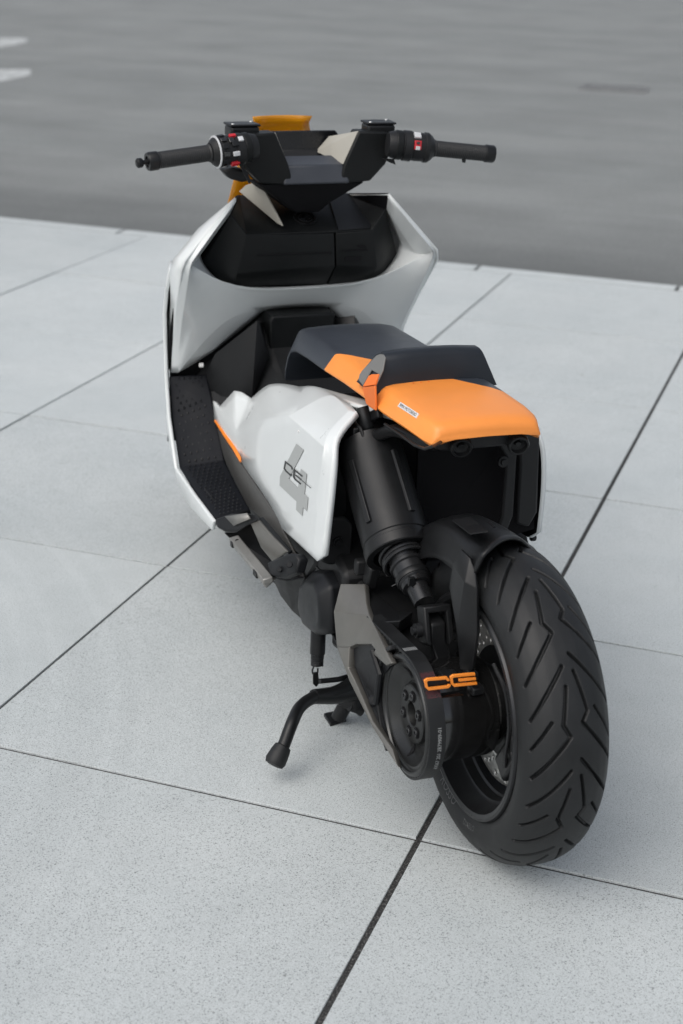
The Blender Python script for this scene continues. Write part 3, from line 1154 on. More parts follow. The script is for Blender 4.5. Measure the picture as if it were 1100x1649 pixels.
# ------------------------------------------------------------------ hugger mudguard and its stay
rows = [[S(764, 922, x=-.088), S(777, 893, x=-.080), S(797, 873, x=-.055), S(822, 862, x=-.012), S(846, 868, x=.025), S(860, 892, x=.050)],
        [S(742, 930, x=-.095), S(757, 898, x=-.083), S(775, 859, x=-.055), S(796, 845, x=-.012), S(820, 851, x=.026), (.056, .02, .560)],
        [S(716, 905, x=-.098), S(745, 866, x=-.076), S(757, 844, x=-.050), S(774, 832, x=-.010), S(798, 838, x=.030), (.060, .10, .550)],
        [S(690, 890, x=-.098), S(694, 832, x=-.078), S(720, 824, x=-.045), S(748, 820, x=0), S(775, 825, x=.035), (.062, .20, .50)],
        [(-.098, .30, .42), (-.080, .30, .48), (-.045, .30, .50), (0, .30, .505), (.035, .30, .50), (.062, .30, .42)]]
Vh = [p for r_ in rows for p in r_]
Fh = [(a * 6 + i, a * 6 + i + 1, a * 6 + i + 7, a * 6 + i + 6) for a in range(4) for i in range(5)]
hg = shell('rear_mudguard', Vh, Fh, 'satin_black', bike, (0, .1, .3), [(a * 6 + 1, a * 6 + 7, .75) for a in range(4)], [0, 5, 24, 29], thick=.006)
rp = plane3(rows[2][2], rows[2][3], rows[3][3])
pts = [S(a, c, pl=(np.array(rp[0]) + [0, 0, .004], rp[1])) for a, c in ((728, 838), (757, 833), (786, 856), (757, 860))]
plate('recess_plate', pts, .002, 'black_plastic', hg)
plate('slot_shade', [S(a, c, pl=(np.array(rp[0]) + [0, 0, .005], rp[1])) for a, c in ((785, 841), (788, 840), (798, 849), (795, 850))], .002, 'void_black', hg)  # dark plate on the surface, the shade inside a slot painted on
# folded stay on the left, from the mudguard to the axle housing
st = [S(757, 899, x=-.090), S(741, 884, x=-.098), S(729, 909, x=-.106), S(723, 945, x=-.108), S(735, 1015, x=-.106), S(741, 1078, x=-.100), S(760, 1080, x=-.088), S(768, 1020, x=-.090), S(768, 947, x=-.088), S(765, 918, x=-.086), S(748, 937, x=-.104)]
part('mudguard_stay', st, [(0, 1, 2, 10), (0, 10, 8, 9), (2, 3, 4, 10), (10, 4, 7, 8), (4, 5, 6, 7)], 'satin_black', bike, inside=(0, .05, .45), solid=.008, bevel=.0015, smooth=20)

# ------------------------------------------------------------------ seat
ST = [  # y, z of the top crease, z of the bottom edge, half width scale
    (.1375, .737, .727, .875), (.139, .7425, .7225, .890), (.143, .7485, .7195, .908), (.151, .753, .719, .925), (.168, .7560, .7195, .955), (.22, .757, .727, 1.0), (.32, .757, .724, 1.0), (.43, .755, .723, 1.0), (.54, .750, .718, 1.0),
    (.66, .745, .709, 1.0), (.78, .741, .702, .99), (.86, .738, .694, .98), (.905, .730, .680, .96), (.930, .712, .660, .94), (.955, .668, .625, .92), (.965, .640, .600, .90)]


def seat_section(y, zt, zb, k, lift=0.0):
    """tail lifts in the middle of its lower edge"""
    tk = .013 * min(1.0, max(0.0, (.25 - y) / .09))
    h = [(0, zb + lift), (.07, zb + lift * .8), (.110, zb), (.1255 - tk * 1.15, zb + .002), (.127 - tk, zb + .006), (.1065, zt - .002), (.099, zt + .0025), (.085, zt + .005), (.04, zt + .0075), (0, zt + .008)]
    right = [(x * k, y, z) for x, z in h]
    left = [(-x * k, y, z) for x, z in h[1:-1]][::-1]
    return right + left


ys = [s_[0] for s_ in ST]
secs = []
for y, zt, zb, k in ST:
    lf = .019 if y < .16 else (.012 if y < .2 else 0)
    lf = min(lf, zt - zb - .004)
    secs.append(seat_section(y, zt, zb, k, lf))
q3 = S(600, 581, z=.753)
q4 = S(731, 611, z=.763)
q5 = S(829, 640, x=.115)


def seat_piece(cuts):
    b_ = loft_bm(secs)
    for co, no, keep_pos in cuts:
        bmesh.ops.bisect_plane(b_, geom=b_.verts[:] + b_.edges[:] + b_.faces[:], plane_co=co, plane_no=no, clear_outer=not keep_pos, clear_inner=keep_pos)
    return b_


c1, n1 = Vector((0, .656, 0)), Vector((0, 1, 0))             # orange ends here on the left shoulder


def line_plane(a, b_):
    d_ = Vector((b_[0] - a[0], b_[1] - a[1], 0)).normalized()
    n_ = Vector((-d_.y, d_.x, 0))
    return Vector((a[0], a[1], 0)), (n_ if n_.y > 0 else -n_)


c2, n2 = line_plane((-.100, .650), (.036, .379))
c3, n3 = line_plane((.036, .379), (q5[0], q5[1]))
cx_, nx0 = Vector((.036, 0, 0)), Vector((1, 0, 0))
black = join_bm([seat_piece([(c1, n1, True)]), seat_piece([(c1, n1, False), (c2, n2, True), (cx_, nx0, False)]), seat_piece([(c1, n1, False), (c2, n2, True), (cx_, nx0, True), (c3, n3, True)])])
bmesh.ops.remove_doubles(black, verts=black.verts[:], dist=1e-5)
seat = finish('seat', black, 'navy_leather_sheen', bike, smooth=45)
orange = join_bm([seat_piece([(c1, n1, False), (c2, n2, False)]), seat_piece([(c1, n1, False), (c2, n2, True), (cx_, nx0, True), (c3, n3, False)])])
bmesh.ops.remove_doubles(orange, verts=orange.verts[:], dist=1e-5)
finish('orange_cover', orange, 'orange_leather', seat, smooth=45)
# stitched seam between the two covers
# seat base
base = [[(x * k, y, z) for x, z in ((-.108, zb + .006), (-.10, zb - .010), (.10, zb - .010), (.108, zb + .006))] for y, zt, zb, k in ST[6:12]]
finish('seat_base', loft_bm(base), 'void_black', seat, bevel=.003)
trim = [S(a, c, x=-.122) for a, c in ((620, 683), (645, 700), (668, 717), (684, 723), (697, 719))] + [S(a, c, y=.155) for a, c in ((715, 709), (735, 699), (770, 694), (820, 691), (858, 690))]
finish('base_trim', tube_bm(trim, .0030, 8), 'satin_black', seat)
# backrest roll across the seat
prof = [(.380, .745), (.384, .775), (.390, .803), (.3945, .8105), (.403, .8145), (.420, .8145), (.438, .804), (.455, .780), (.468, .745)]
hs = []
for t_, k in ((-1.0, .93), (-.985, .985), (-.955, 1), (-.5, 1.01), (0, 1.015), (.5, 1.01), (.955, 1), (.985, .985), (1.0, .93)):
    hs.append([(t_ * (.127 - .030 * (c - .745) / .07), .42 + (a - .42) * k, .745 + (c - .745) * k + .004 * (1 - t_ * t_)) for a, c in prof])
roll = finish('backrest_roll', loft_bm(hs), 'navy_leather_shade', seat, smooth=40)
epl = plane3((-.129, .4, .745), (-.099, .4, .815), (-.129, .3, .745))
ef = [S(a, c, pl=epl) for a, c in ((578, 612), (580, 603), (584, 597), (607, 572.5), (613, 570.5), (618, 571), (621, 576), (617, 597), (605, 623), (602, 624), (611, 603), (599, 596), (594, 605), (585, 621))]
plate('end_panel', ef, .003, 'grey_leather', seat, bevel=.001)
epl2 = (np.array(epl[0]) + np.array([-.003, 0, 0]), epl[1])
sp = [S(a, c, pl=epl2) for a, c in ((585, 623), (595, 605.5), (600, 603), (611, 602.5), (605, 620))]
sp2 = [S(a, c, x=-.1305) for a, c in ((605, 621), (606, 661), (598, 656), (591, 650), (585, 624))]
plate('strap', sp, .004, 'orange_strap', seat, bevel=.001)
plate('strap', sp2, .004, 'orange_strap', seat, bevel=.001)
# silver badge on the left shoulder
b4 = [S(a, c, x=-.104) for a, c in ((641.5, 655.5), (646, 648.5), (675.5, 667.5), (671, 674.5))]
zs = np.mean([p[2] for p in b4])
bpl = plane3((-.098, .30, .7605), (-.112, .30, .7490), (-.098, .20, .7595))
b4 = [S(a, c, pl=bpl) for a, c in ((641.5, 655.5), (646, 648.5), (675.5, 667.5), (671, 674.5))]
nb = Vector(bpl[1])
if nb.z < 0:
    nb = -nb
badge = plate('badge', [tuple(Vector(p) + nb * .001) for p in b4], .0025, 'badge_silver', seat)
tm = text_mesh('BMW MOTORRAD', 1.0)
xs_ = [v.co.x for v in tm.verts]
ys_ = [v.co.y for v in tm.verts]
o4 = [Vector(p) + nb * .0026 for p in b4]
for v in tm.verts:
    u_ = .06 + .88 * (v.co.x - min(xs_)) / (max(xs_) - min(xs_))
    w_ = .18 + .64 * (v.co.y - min(ys_)) / (max(ys_) - min(ys_))
    v.co = (o4[0] * (1 - u_) + o4[3] * u_) * (1 - w_) + (o4[1] * (1 - u_) + o4[2] * u_) * w_
finish('lettering', tm, 'decal_dark', badge, smooth=0)
for k in range(3):
    p = S(666 + 12 * k, 617 - 1.2 * k, z=.764)
    finish('vent_dot', turned_bm(p, (p[0], p[1], p[2] + .001), [(0, .0015), (.001, .0015)], 8), 'orange_strap', seat)

# ------------------------------------------------------------------ white side panels
e_p = S(522, 720, x=-.221)
F1 = plane3(e_p, S(504, 892, x=-.230), S(388, 744, x=-.207))   # the big flat face


def onF1(px, py):
    return S(px, py, pl=F1)


c_ = onF1(464.7, 670)
SP = {'c': c_, 'e': e_p, 'e2': onF1(514, 800), 'g': onF1(504, 892), 'h': onF1(454, 851), 'i': onF1(443, 822), 'j': onF1(388, 744), 'm': onF1(403, 677), 'm2': S(443, 645, x=-.184),
      'a': S(574.7, 663.5, x=-.150), 'b': S(526, 634, x=-.146), 'b2': S(539, 635, x=-.138), 'i1': S(563, 661, x=-.156), 'i2': S(527, 695, x=-.206),
      'd': S(538, 703, x=-.204), 'd2': S(538, 737, x=-.214), 'f2': S(531, 810, x=-.222), 'f': S(521, 895, x=-.226), 'g2': S(511, 904, x=-.226),
      'k': S(344.5, 673, x=-.206), 'l': S(340.6, 643, x=-.200), 'v1': S(353.6, 655, x=-.198), 'v2': S(377, 629, x=-.184), 'v2b': S(388, 631, x=-.176), 'v3': S(404, 642, x=-.168),
      'w': S(379.6, 697, x=-.205), 'n1': S(424.5, 623, x=-.152), 'n': S(437, 617, x=-.146), 'o': S(462, 618, x=-.137), 'o1': S(480, 622, x=-.133), 'o2': S(509, 617, x=-.120),
      'q': S(561, 648, x=-.130), 'p2': (-.092, .46, .705), 'q2': (-.092, .34, .712), 'o3': (-.090, .62, .668)}
keys = list(SP)
ix = {k: i for i, k in enumerate(keys)}
faces = ['c e e2 m', 'm e2 j', 'j e2 i', 'i e2 h', 'h e2 g', 'c b i2 e', 'b b2 i1 i2', 'i1 a d i2', 'i2 d d2 e', 'e d2 f2 e2', 'e2 f2 f g', 'g f g2', 'h g g2',
         'o1 o2 b', 'b o2 q b2', 'b2 q a i1', 'm m2 c', 'm2 o o1 c', 'o1 b c', 'n o m2', 'n1 n m2', 'v3 n1 m2', 'v3 m2 m', 'w v3 m', 'k j w', 'w j m', 'l k w v1', 'v1 w v2', 'v2 w v2b', 'v2b w v3',
         'o2 p2 q2 q', 'o1 o3 p2 o2']
cr = ['c b 1', 'c e 1', 'b b2 .9', 'b2 i1 .9', 'i1 i2 .9', 'i2 e .9', 'e e2 .9', 'e2 g .9', 'm j .8', 'm c .7', 'w v1 .9', 'w v3 .7', 'w v2b .6', 'w v2 .6', 'i1 a .9', 'g g2 .8', 'g h .6', 'w m .3', 'w j .3', 'o2 q .8', 'o1 o2 .5', 'q a .8']
cr = [(ix[a], ix[b_], float(w_)) for a, b_, w_ in (x.split() for x in cr)]
cn = [ix[q] for q in ('l', 'v1', 'a', 'k', 'g2', 'f', 'p2', 'q2', 'o3', 'c', 'e', 'j', 'h')]
panL, panR = [shell('side_panel', [SP[k] for k in keys], [tuple(ix[q] for q in f.split()) for f in faces], 'white_paint', bike, (0, .5, .45), cr, cn, thick=.010, inner='void_black', flipx=fx) for fx in (False, True)]
nF = Vector(F1[1])
if nF.x > 0:
    nF = -nF


def dec(px, py):
    return Vector(onF1(430 + px / 11.78, 700 + py / 11.78)) + nF * .0012


four = [(565, 175), (700, 285), (700, 305), (425, 835), (600, 1010), (655, 650), (765, 745), (722, 1125), (790, 1195), (765, 1445), (695, 1380), (680, 1540), (562, 1425), (572, 1265), (250, 965), (258, 790), (330, 650)]
plate('numeral_decal', [dec(*p) for p in four], .0005, 'decal_grey', panL)


def dec2(px, py):
    return dec(px, py) + nF * .0006


finish('letter_decal', strokes_bm([[(495, 660), (490, 620), (470, 595), (368, 515), (345, 640), (380, 690), (465, 770), (482, 745)],
                                  [(690, 790), (535, 665), (522, 800), (555, 850), (660, 935)], [(560, 765), (672, 858)]], 26, .0004, dec2, nF), 'decal_dark', panL, smooth=0)
finish('line_decal', strokes_bm([[(680, 868), (850, 1010)]], 9, .0004, dec2, nF), 'decal_dark', panL, smooth=0)
pm = S(481, 694.5, x=-.208)
finish('screw', turned_bm(Vector(onF1(481, 694.5)) - nF * -.0, Vector(onF1(481, 694.5)) + nF * .002, [(0, .0022), (.0012, .0022), (.0018, .0012)], 10), 'badge_silver', panL)
# ribs pressed into the front vent of the panel
for k in range(6):
    t_ = k / 5
    a = Vector(S(390 - 14 * t_, 650 + 28 * t_, x=-.176 - .018 * t_))
    b_ = Vector(S(396 - 14 * t_, 646 + 28 * t_, x=-.172 - .018 * t_))
    finish('vent_rib', tube_bm([a, b_], .0022, 6), 'white_paint', panL)
# orange accent along the panel's lower front edge
ol = [S(345.5, 676, x=-.207), S(360, 699, x=-.210), S(375, 721, x=-.212), S(387, 742, x=-.214)]
oi_ = [S(349, 675, x=-.203), S(364, 698, x=-.205), S(379, 720, x=-.207), S(388, 736, x=-.209)]
ol2 = [tuple(Vector(p) + Vector((-.001, 0, -.003))) for p in ol]
part('accent_strip', ol + oi_ + ol2, [(0, 1, 5, 4), (1, 2, 6, 5), (2, 3, 7, 6), (0, 8, 9, 1), (1, 9, 10, 2), (2, 10, 11, 3)], 'orange_line', bike, inside=(0, 1, .5), solid=.003, mirror=True, smooth=0)
# dark flank below the panel, inboard of the footboard
simple('flank_grey', (0.052, 0.051, 0.048), 0.45, bump=0.2, bscale=900)
fk = [S(347, 685, x=-.203), S(388, 748, x=-.212), S(443, 826, x=-.218), S(456, 856, x=-.218), S(478, 900, x=-.214), S(462, 905, x=-.218), S(418, 832, x=-.226), S(398, 815, x=-.216), S(362, 742, x=-.204), S(350, 700, x=-.202)]
part('lower_flank', fk, [(0, 1, 8, 9), (1, 2, 7, 8), (2, 3, 6, 7), (3, 4, 5, 6)], 'flank_grey', bike, inside=(0, .8, .5), solid=.006, mirror=True, bevel=.002)

# ------------------------------------------------------------------ dark structure under the seat and behind the panels
core = [[(x * k, y, z) for x, z in ((-1, zl), (-1, zh), (1, zh), (1, zl))] for y, k, zl, zh in
        ((.485, .190, .36, .64), (.60, .190, .24, .58), (.95, .185, .20, .42), (1.22, .185, .20, .40), (1.38, .16, .24, .44))]
finish('battery_case', loft_bm(core), 'black_plastic', bike, bevel=.02, seg=3)
# rear bulkhead with raised frame
bh = [(-.118, .52, .690), (.195, .37, .69), (.208, .345, .60), (.212, .345, .455), (.10, .37, .42), (-.10, .47, .40), (-.205, .49, .41), (-.185, .51, .60), (0, .40, .69), (-.02, .40, .40)]
part('rear_bulkhead', bh, [(8, 1, 2, 3, 4, 9), (0, 8, 9, 5, 6, 7)], 'void_black', bike, inside=(0, 1, .5), solid=.01, smooth=0)
fo = [(.005, .322, .672), (.120, .322, .668), (.148, .322, .630), (.150, .322, .50), (.132, .322, .45), (.110, .322, .45), (.126, .322, .50), (.126, .322, .62), (.108, .322, .648), (.005, .322, .652)]
plate('bulkhead_rib', fo, .012, 'black_plastic', bike, bevel=.004)
plate('bulkhead_rib', [(.150, .326, .67), (.196, .326, .66), (.204, .326, .50), (.188, .326, .47), (.160, .326, .48), (.158, .326, .60)], .01, 'black_plastic', bike, bevel=.006)
plate('bulkhead_rib', [(-.212, .40, .50), (-.165, .40, .50), (-.150, .40, .48), (-.150, .40, .42), (-.19, .40, .40), (-.212, .40, .41)], .01, 'black_plastic', bike, bevel=.005)
finish('bulkhead_bolt', turned_bm((-.180, .394, .45), (-.180, .386, .45), [(0, .011), (.004, .011), (.004, .007), (.008, .006)], 16), 'satin_black', bike)
finish('bulkhead_bolt', turned_bm(S(810, 743, y=.315), Vector(S(810, 743, y=.315)) + Vector((0, -.008, 0)), [(0, .011), (.004, .011), (.004, .007), (.008, .006)], 16), 'satin_black', bike)
# undertray of the tail with two round sockets
ut = [[(x, y, z) for x, z in ((-.098, z1), (-.075, z0), (.085, z0), (.104, z1))] for y, z0, z1 in ((.165, .702, .735), (.24, .690, .722), (.36, .680, .720))]
finish('tail_undertray', loft_bm(ut), 'black_plastic', bike, bevel=.004)
for px, py in ((741, 716), (833, 712)):
    p = Vector(S(px, py, y=.162))
    d = Vector((-.15, -1, -.25)).normalized()
    sk = finish('tail_socket', turned_bm(p - d * .02, p + d * .014, [(0, .0195), (.031, .0195), (.034, .018), (.034, .015), (.024, .0145), (.022, .006), (.028, .005), (.028, .001)], 28), 'satin_black', bike)
    finish('tail_socket_mount', box_bm(p + Vector((0, .03, .008)), (.05, .05, .03)), 'black_plastic', bike, bevel=.006)
# subframe tubes and the knot of hardware above the shock
finish('subframe_tube', tube_bm(spline([S(583, 656, x=-.135), S(590, 680, x=-.130), S(597, 705, x=-.120), (-.10, .38, .64)]), .0125, 14), 'satin_black', bike)
finish('subframe_tube', tube_bm(spline([S(588, 712, x=-.125), S(612, 700, x=-.115), S(640, 694, x=-.105), (-.08, .22, .70), (-.04, .24, .69)]), .0115, 14), 'satin_black', bike)
finish('subframe_joint', turned_bm(S(574, 716, x=-.135), S(592, 714, x=-.120), [(0, .008), (0, .013), (.008, .013), (.008, .017), (.025, .017), (.03, .013)], 16), 'black_metal', bike)
bms = [box_bm(S(568, 690, x=-.150), (.018, .03, .022), Matrix.Rotation(.4, 3, 'X')), box_bm(S(562, 712, x=-.155), (.015, .02, .02)), box_bm(S(575, 700, x=-.148), (.02, .012, .03)), box_bm(S(605, 668, x=-.118), (.012, .05, .02), Matrix.Rotation(-.5, 3, 'X'))]
finish('subframe_clips', join_bm(bms), 'satin_black', bike, bevel=.003)
cab = [spline([S(556, 700, x=-.15), S(566, 684, x=-.150), S(580, 690, x=-.145), S(590, 720, x=-.14)]), spline([S(552, 712, x=-.16), S(560, 726, x=-.152), S(575, 722, x=-.145)])]
for p in cab:
    finish('cable', tube_bm(p, .0035, 8), 'rubber', bike)
bms = [box_bm(S(598, 925, x=-.15), (.02, .03, .05), Matrix.Rotation(.3, 3, 'X')), box_bm(S(584, 912, x=-.16), (.03, .02, .03)), box_bm(S(606, 905, x=-.14), (.012, .02, .05))]
finish('pivot_hardware', join_bm(bms), 'black_plastic', bike, bevel=.004)
finish('pivot_casting', loft_bm([[(x, y, z) for x, z in ((-.185, .30), (-.185, z1), (.185, z1), (.185, .30))] for y, z1 in ((.34, .405), (.42, .43), (.62, .43))]), 'black_plastic', bike, bevel=.012)
# wiring ladder beside the damper
for k in range(2):
    a = Vector(S(622 + 9 * k, 928 + 16 * k, x=-.128))
    finish('cable_clip', tube_bm([a, a + Vector((.022, -.004, .012)), a + Vector((.026, -.014, .002))], .0016, 6), 'black_metal', bike)

# ------------------------------------------------------------------ footboards
def sill(px, py):
    return S(px, py, x=-.300)


fo_px = [(272, 606), (276, 670), (288, 752), (318, 797), (347, 834)]
outer = [S(a, c, x=-.296) for a, c in fo_px]
inner = [S(333, 603, x=-.205), S(341, 642, x=-.203), S(361, 741, x=-.203), S(382, 782, x=-.207), S(403, 820, x=-.214)]
fbV = outer + inner
fb = [(i, i + 1, i + 6, i + 5) for i in range(4)]
for sgn in (1, -1):
    V = fbV if sgn == 1 else mir(fbV)
    f_o = part('footboard', V, fb, 'rubber_mat', bike, inside=(0, 1.1, -2), solid=.02, bevel=.004, smooth=40)
    # nubs of the tread, too small to pick apart: one part
    b_ = bmesh.new()
    for seg_i, (rows_n, cols_n) in enumerate(((6, 5), (7, 5), (9, 6), (8, 6))):
        A_, B_, C_, D_ = [Vector(V[q]) for q in (seg_i, seg_i + 1, seg_i + 6, seg_i + 5)]
        nn_ = (B_ - A_).cross(D_ - A_).normalized()
        if nn_.z < 0:
            nn_ = -nn_
        for r_ in range(rows_n):
            for c2_ in range(cols_n):
                u_ = (r_ + .5) / rows_n
                w_ = .14 + .72 * (c2_ + (.25 if r_ % 2 else .75)) / cols_n
                p = (A_ * (1 - u_) + B_ * u_) * (1 - w_) + (D_ * (1 - u_) + C_ * u_) * w_ + nn_ * .0016
                ring_ = []
                t1_ = (B_ - A_).normalized()
                t2_ = nn_.cross(t1_)
                for q in range(6):
                    a = math.pi * q / 3
                    ring_.append(b_.verts.new(p + t1_ * math.cos(a) * .0038 + t2_ * math.sin(a) * .0025))
                top_ = [b_.verts.new(v.co * 0 + p + nn_ * .0022 + (v.co - p) * .6) for v in ring_]
                b_.faces.new(top_)
                for q in range(6):
                    b_.faces.new((ring_[q], ring_[(q + 1) % 6], top_[(q + 1) % 6], top_[q]))
    bmesh.ops.recalc_face_normals(b_, faces=b_.faces[:])
    nb_ = finish('tread_nubs', b_, 'slate_plastic', f_o, smooth=30)
    nb_['kind'] = 'stuff'
    if sgn == 1:
        finish('tread_line', tube_bm([S(330, 787, x=-.278), S(343, 804, x=-.272), S(354, 817, x=-.268)], .002, 6), 'slate_plastic', f_o)
# white outer sills: the edge of the lower fairing
sy = [(S(275, 436, x=-.302)), (S(268, 470, x=-.304)), (S(265, 505, x=-.304)), (S(267.5, 600, x=-.304)), (S(272, 670, x=-.304)), (S(284, 753, x=-.304)), (S(315, 798, x=-.303)), (S(346, 839, x=-.302))]
low_ = [(-.300, .88, .295), (-.295, 1.10, .265), (-.285, 1.25, .255), (-.27, 1.45, .32), (-.24, 1.58, .48), (-.24, 1.56, .66), (-.265, 1.42, .78)]
V = sy + low_
# quads between the visible edge and the hidden lower/front border
qf_ = [(7, 8, 9, 6), (6, 9, 10, 5), (5, 10, 11, 4), (4, 11, 12, 3), (3, 12, 2), (2, 12, 13, 1), (1, 13, 14, 0)]
part('lower_fairing', V, qf_, 'white_paint', bike, inside=(0, 1.2, .4), mirror=True, solid=.009, soff=0, bevel=.0025, smooth=50)
# inner wall between sill and wing
iw = [S(278, 455, x=-.285), S(274, 505, x=-.288), S(276, 604, x=-.288), (-.26, 1.50, .50), (-.26, 1.48, .72)]
part('inner_liner', iw, [(0, 1, 4), (1, 2, 3, 4)], 'black_plastic', bike, mirror=True, solid=.004, inside=(0, 1.2, .5))
p = S(327, 588, x=-.22)
finish('fairing_clip', turned_bm(p, Vector(p) + Vector((-.01, 0, 0)), [(0, .006), (.008, .006), (.01, .003)], 12), 'badge_silver', bike)

# ------------------------------------------------------------------ pillion peg and its carrier (left), mirrored on the right
def both(name, V, F, mat, **kw):
    return part(name, V, F, mat, bike, mirror=True, **kw)


lip = [S(346, 836, x=-.300), S(372, 827, x=-.275), S(400, 826, x=-.262), S(413, 829, x=-.252), S(416, 838, x=-.252), S(398, 845, x=-.262), S(380, 856, x=-.275), S(364, 856, x=-.290), S(350, 848, x=-.302)]
lip2 = [tuple(Vector(p) + Vector((.006, .02, -.012))) for p in lip]
both('carrier_lip', lip + lip2, [(0, 1, 7, 8), (1, 2, 6, 7), (2, 3, 5, 6), (3, 4, 5)] + [(i, (i + 1) % 9, (i + 1) % 9 + 9, i + 9) for i in range(9)] + [tuple(range(17, 8, -1))], 'slate_plastic', bevel=.004, seg=3, smooth=45)
lt_ = [tuple(Vector(S(a, c, x=xv)) + Vector((-.003, 0, .004))) for a, c, xv in ((364, 834, -.283), (398, 829, -.264), (404, 838, -.262), (378, 849, -.277))]
both('carrier_facet', lt_, [(0, 1, 2, 3)], 'warm_grey', inside=(0, .8, .2), solid=.004)
cp = [S(403, 843, x=-.258), S(416, 838, x=-.250), S(440, 866, x=-.245), S(462, 888, x=-.238), S(438, 904, x=-.250), S(420, 882, x=-.256)]
both('carrier_plate', cp, [(0, 1, 2, 5), (5, 2, 3, 4)], 'bronze_grey', inside=(0, .8, .4), solid=.006, bevel=.002)
tri = [S(416, 834, x=-.245), S(424, 832, x=-.236), S(470, 886, x=-.226), S(464, 890, x=-.236)]
both('carrier_rib', tri, [(0, 1, 2, 3)], 'slate_plastic', inside=(0, .8, .3), solid=.006, bevel=.001)
for s in (1, -1):
    def sx(p, s=s):
        return Vector((p[0] * s, p[1], p[2]))
    a, b_ = sx(S(377, 868, x=-.285)), sx(S(432, 936, x=-.285))
    d = (b_ - a).normalized()
    wv = Vector((s * 1, 0, .2)).normalized()
    wv = (wv - d * wv.dot(d)).normalized()
    h_ = d.cross(wv)
    secs = [[p + wv * u_ * .011 + h_ * q * .007 for u_, q in ((-1, -1), (1, -1), (1, 1), (-1, 1))] for p in (a, b_)]
    peg = finish('pillion_peg', loft_bm(secs), 'warm_grey', bike, bevel=.003)
    for t_, L_ in ((.10, .012), (.80, .020)):
        c0 = a.lerp(b_, t_)
        finish('peg_rubber', box_bm(c0 + sx((-.007, 0, -.002)), (.014, L_ * 1.3, .012), Matrix.Rotation(math.atan2(d.z, d.y), 3, 'X')), 'rubber', peg, bevel=.002)
    finish('peg_stub', turned_bm(sx(S(383, 872, x=-.285)), sx(S(374, 883, x=-.290)), [(0, .006), (.016, .006), (.018, .004)], 12), 'rubber', peg)
    finish('peg_end', tube_bm([sx(S(440, 930, x=-.27)), sx(S(432, 938, x=-.278)), sx(S(427, 944, x=-.284))], [.006, .0065, .005], 8), 'warm_grey', peg)
    hv = [sx(S(px_, py_, x=xv)) for px_, py_, xv in ((437, 906, -.262), (470, 892, -.245), (484, 892, -.235), (490, 902, -.232), (484, 922, -.240), (462, 932, -.252), (442, 928, -.266))]
    plate('peg_hinge', hv, .022, 'slate_plastic', peg, bevel=.004)
    finish('hinge_bolt', turned_bm(sx(S(466, 909, x=-.26)), sx(S(466, 909, x=-.275)), [(0, .007), (.008, .007), (.01, .005)], 12), 'satin_black', peg)
    finish('hinge_bolt', turned_bm(sx(S(450, 917, x=-.265)), sx(S(450, 917, x=-.280)), [(0, .006), (.008, .006), (.01, .004)], 12), 'satin_black', peg)
# dark keel panel below the peg, tapering to the pivot
kl = [S(438, 930, x=-.235), S(462, 936, x=-.225), S(490, 930, x=-.205), S(492, 1003, x=-.195), S(470, 984, x=-.200), S(452, 960, x=-.215), S(462, 925, x=-.21)]
both('keel_panel', kl, [(0, 1, 5), (1, 2, 4, 5), (2, 3, 4), (0, 6, 1), (1, 6, 2)], 'black_plastic', inside=(0, .7, .3), solid=.006, bevel=.002, smooth=15)
both('belly_panel', [(-.20, .48, .245), (-.20, .66, .225), (-.275, .88, .285), (-.20, .92, .30), (-.19, .60, .34), (-.15, .50, .20), (-.15, .9, .20)], [(0, 1, 4), (1, 2, 3, 4), (0, 5, 6, 1), (1, 6, 2)], 'black_plastic', inside=(0, .7, .4), solid=.005)

# ------------------------------------------------------------------ stand
def SY(px, py, y):
    return Vector(S(px, py, y=y))


foot = Vector(S(541, 1163, z=0.004))
stand = finish('stand', tube_bm([S(572, 1108, y=.47), S(560, 1128, y=.475), foot + Vector((.004, 0, .008))], [.016, .016, .015], 14), 'satin_black', bike)
q = [Vector(S(a, c, z=.004)) for a, c in ((521, 1151), (545, 1145), (558, 1160), (532, 1168))]
plate('foot_plate', [tuple(p) for p in q], .008, 'satin_black', stand, bevel=.002)
lev = spline([SY(585, 1085, .44), SY(545, 1112, .42), SY(508, 1122, .40), SY(484, 1138, .37), SY(471, 1163, .33), SY(459, 1195, .31), SY(452, 1213, .30)])
finish('lever', tube_bm(lev, .0125, 14), 'satin_black', stand)
finish('lever_gusset', tube_bm([SY(505, 1122, .40), SY(535, 1120, .42), SY(572, 1112, .44)], [.015, .018, .021], 12), 'satin_black', stand)
tipA, tipB = SY(456, 1202, .305), SY(440, 1233, .29)
d = (tipB - tipA).normalized()
finish('lever_tip', turned_bm(tipA, tipB, [(-.002, .0125), (0, .0165), (.012, .019), ((tipB - tipA).length * .75, .021), ((tipB - tipA).length * .95, .018), ((tipB - tipA).length, .010)], 20), 'rubber', stand, smooth=50)
finish('cross_link', tube_bm([SY(515, 1097, .43), SY(545, 1094, .44), SY(575, 1085, .46)], .0055, 8), 'satin_black', stand)
spA, spB = SY(513, 1010, .455), SY(511, 1060, .450)
finish('spring_sleeve', turned_bm(spA, spB, [(0, .0155), ((spB - spA).length * .84, .0155), ((spB - spA).length * .86, .0135), ((spB - spA).length, .0135)], 20), 'satin_black', stand)
hel = []
q2 = (spB - spA).to_track_quat('Z', 'Y')
for k in range(6 * 16 + 1):
    a = 2 * math.pi * k / 16
    hel.append(spB + q2 @ Vector((.0115 * math.cos(a), .0115 * math.sin(a), -.004 + .0195 * k / 96)))
finish('spring', tube_bm(hel, .0018, 6), 'black_metal', stand)
finish('spring_hook', tube_bm(spline([SY(506, 1072, .450), SY(503, 1080, .450), SY(505, 1086, .450), SY(511, 1084, .450), SY(512, 1076, .450)], 5), .0018, 6), 'black_metal', stand)
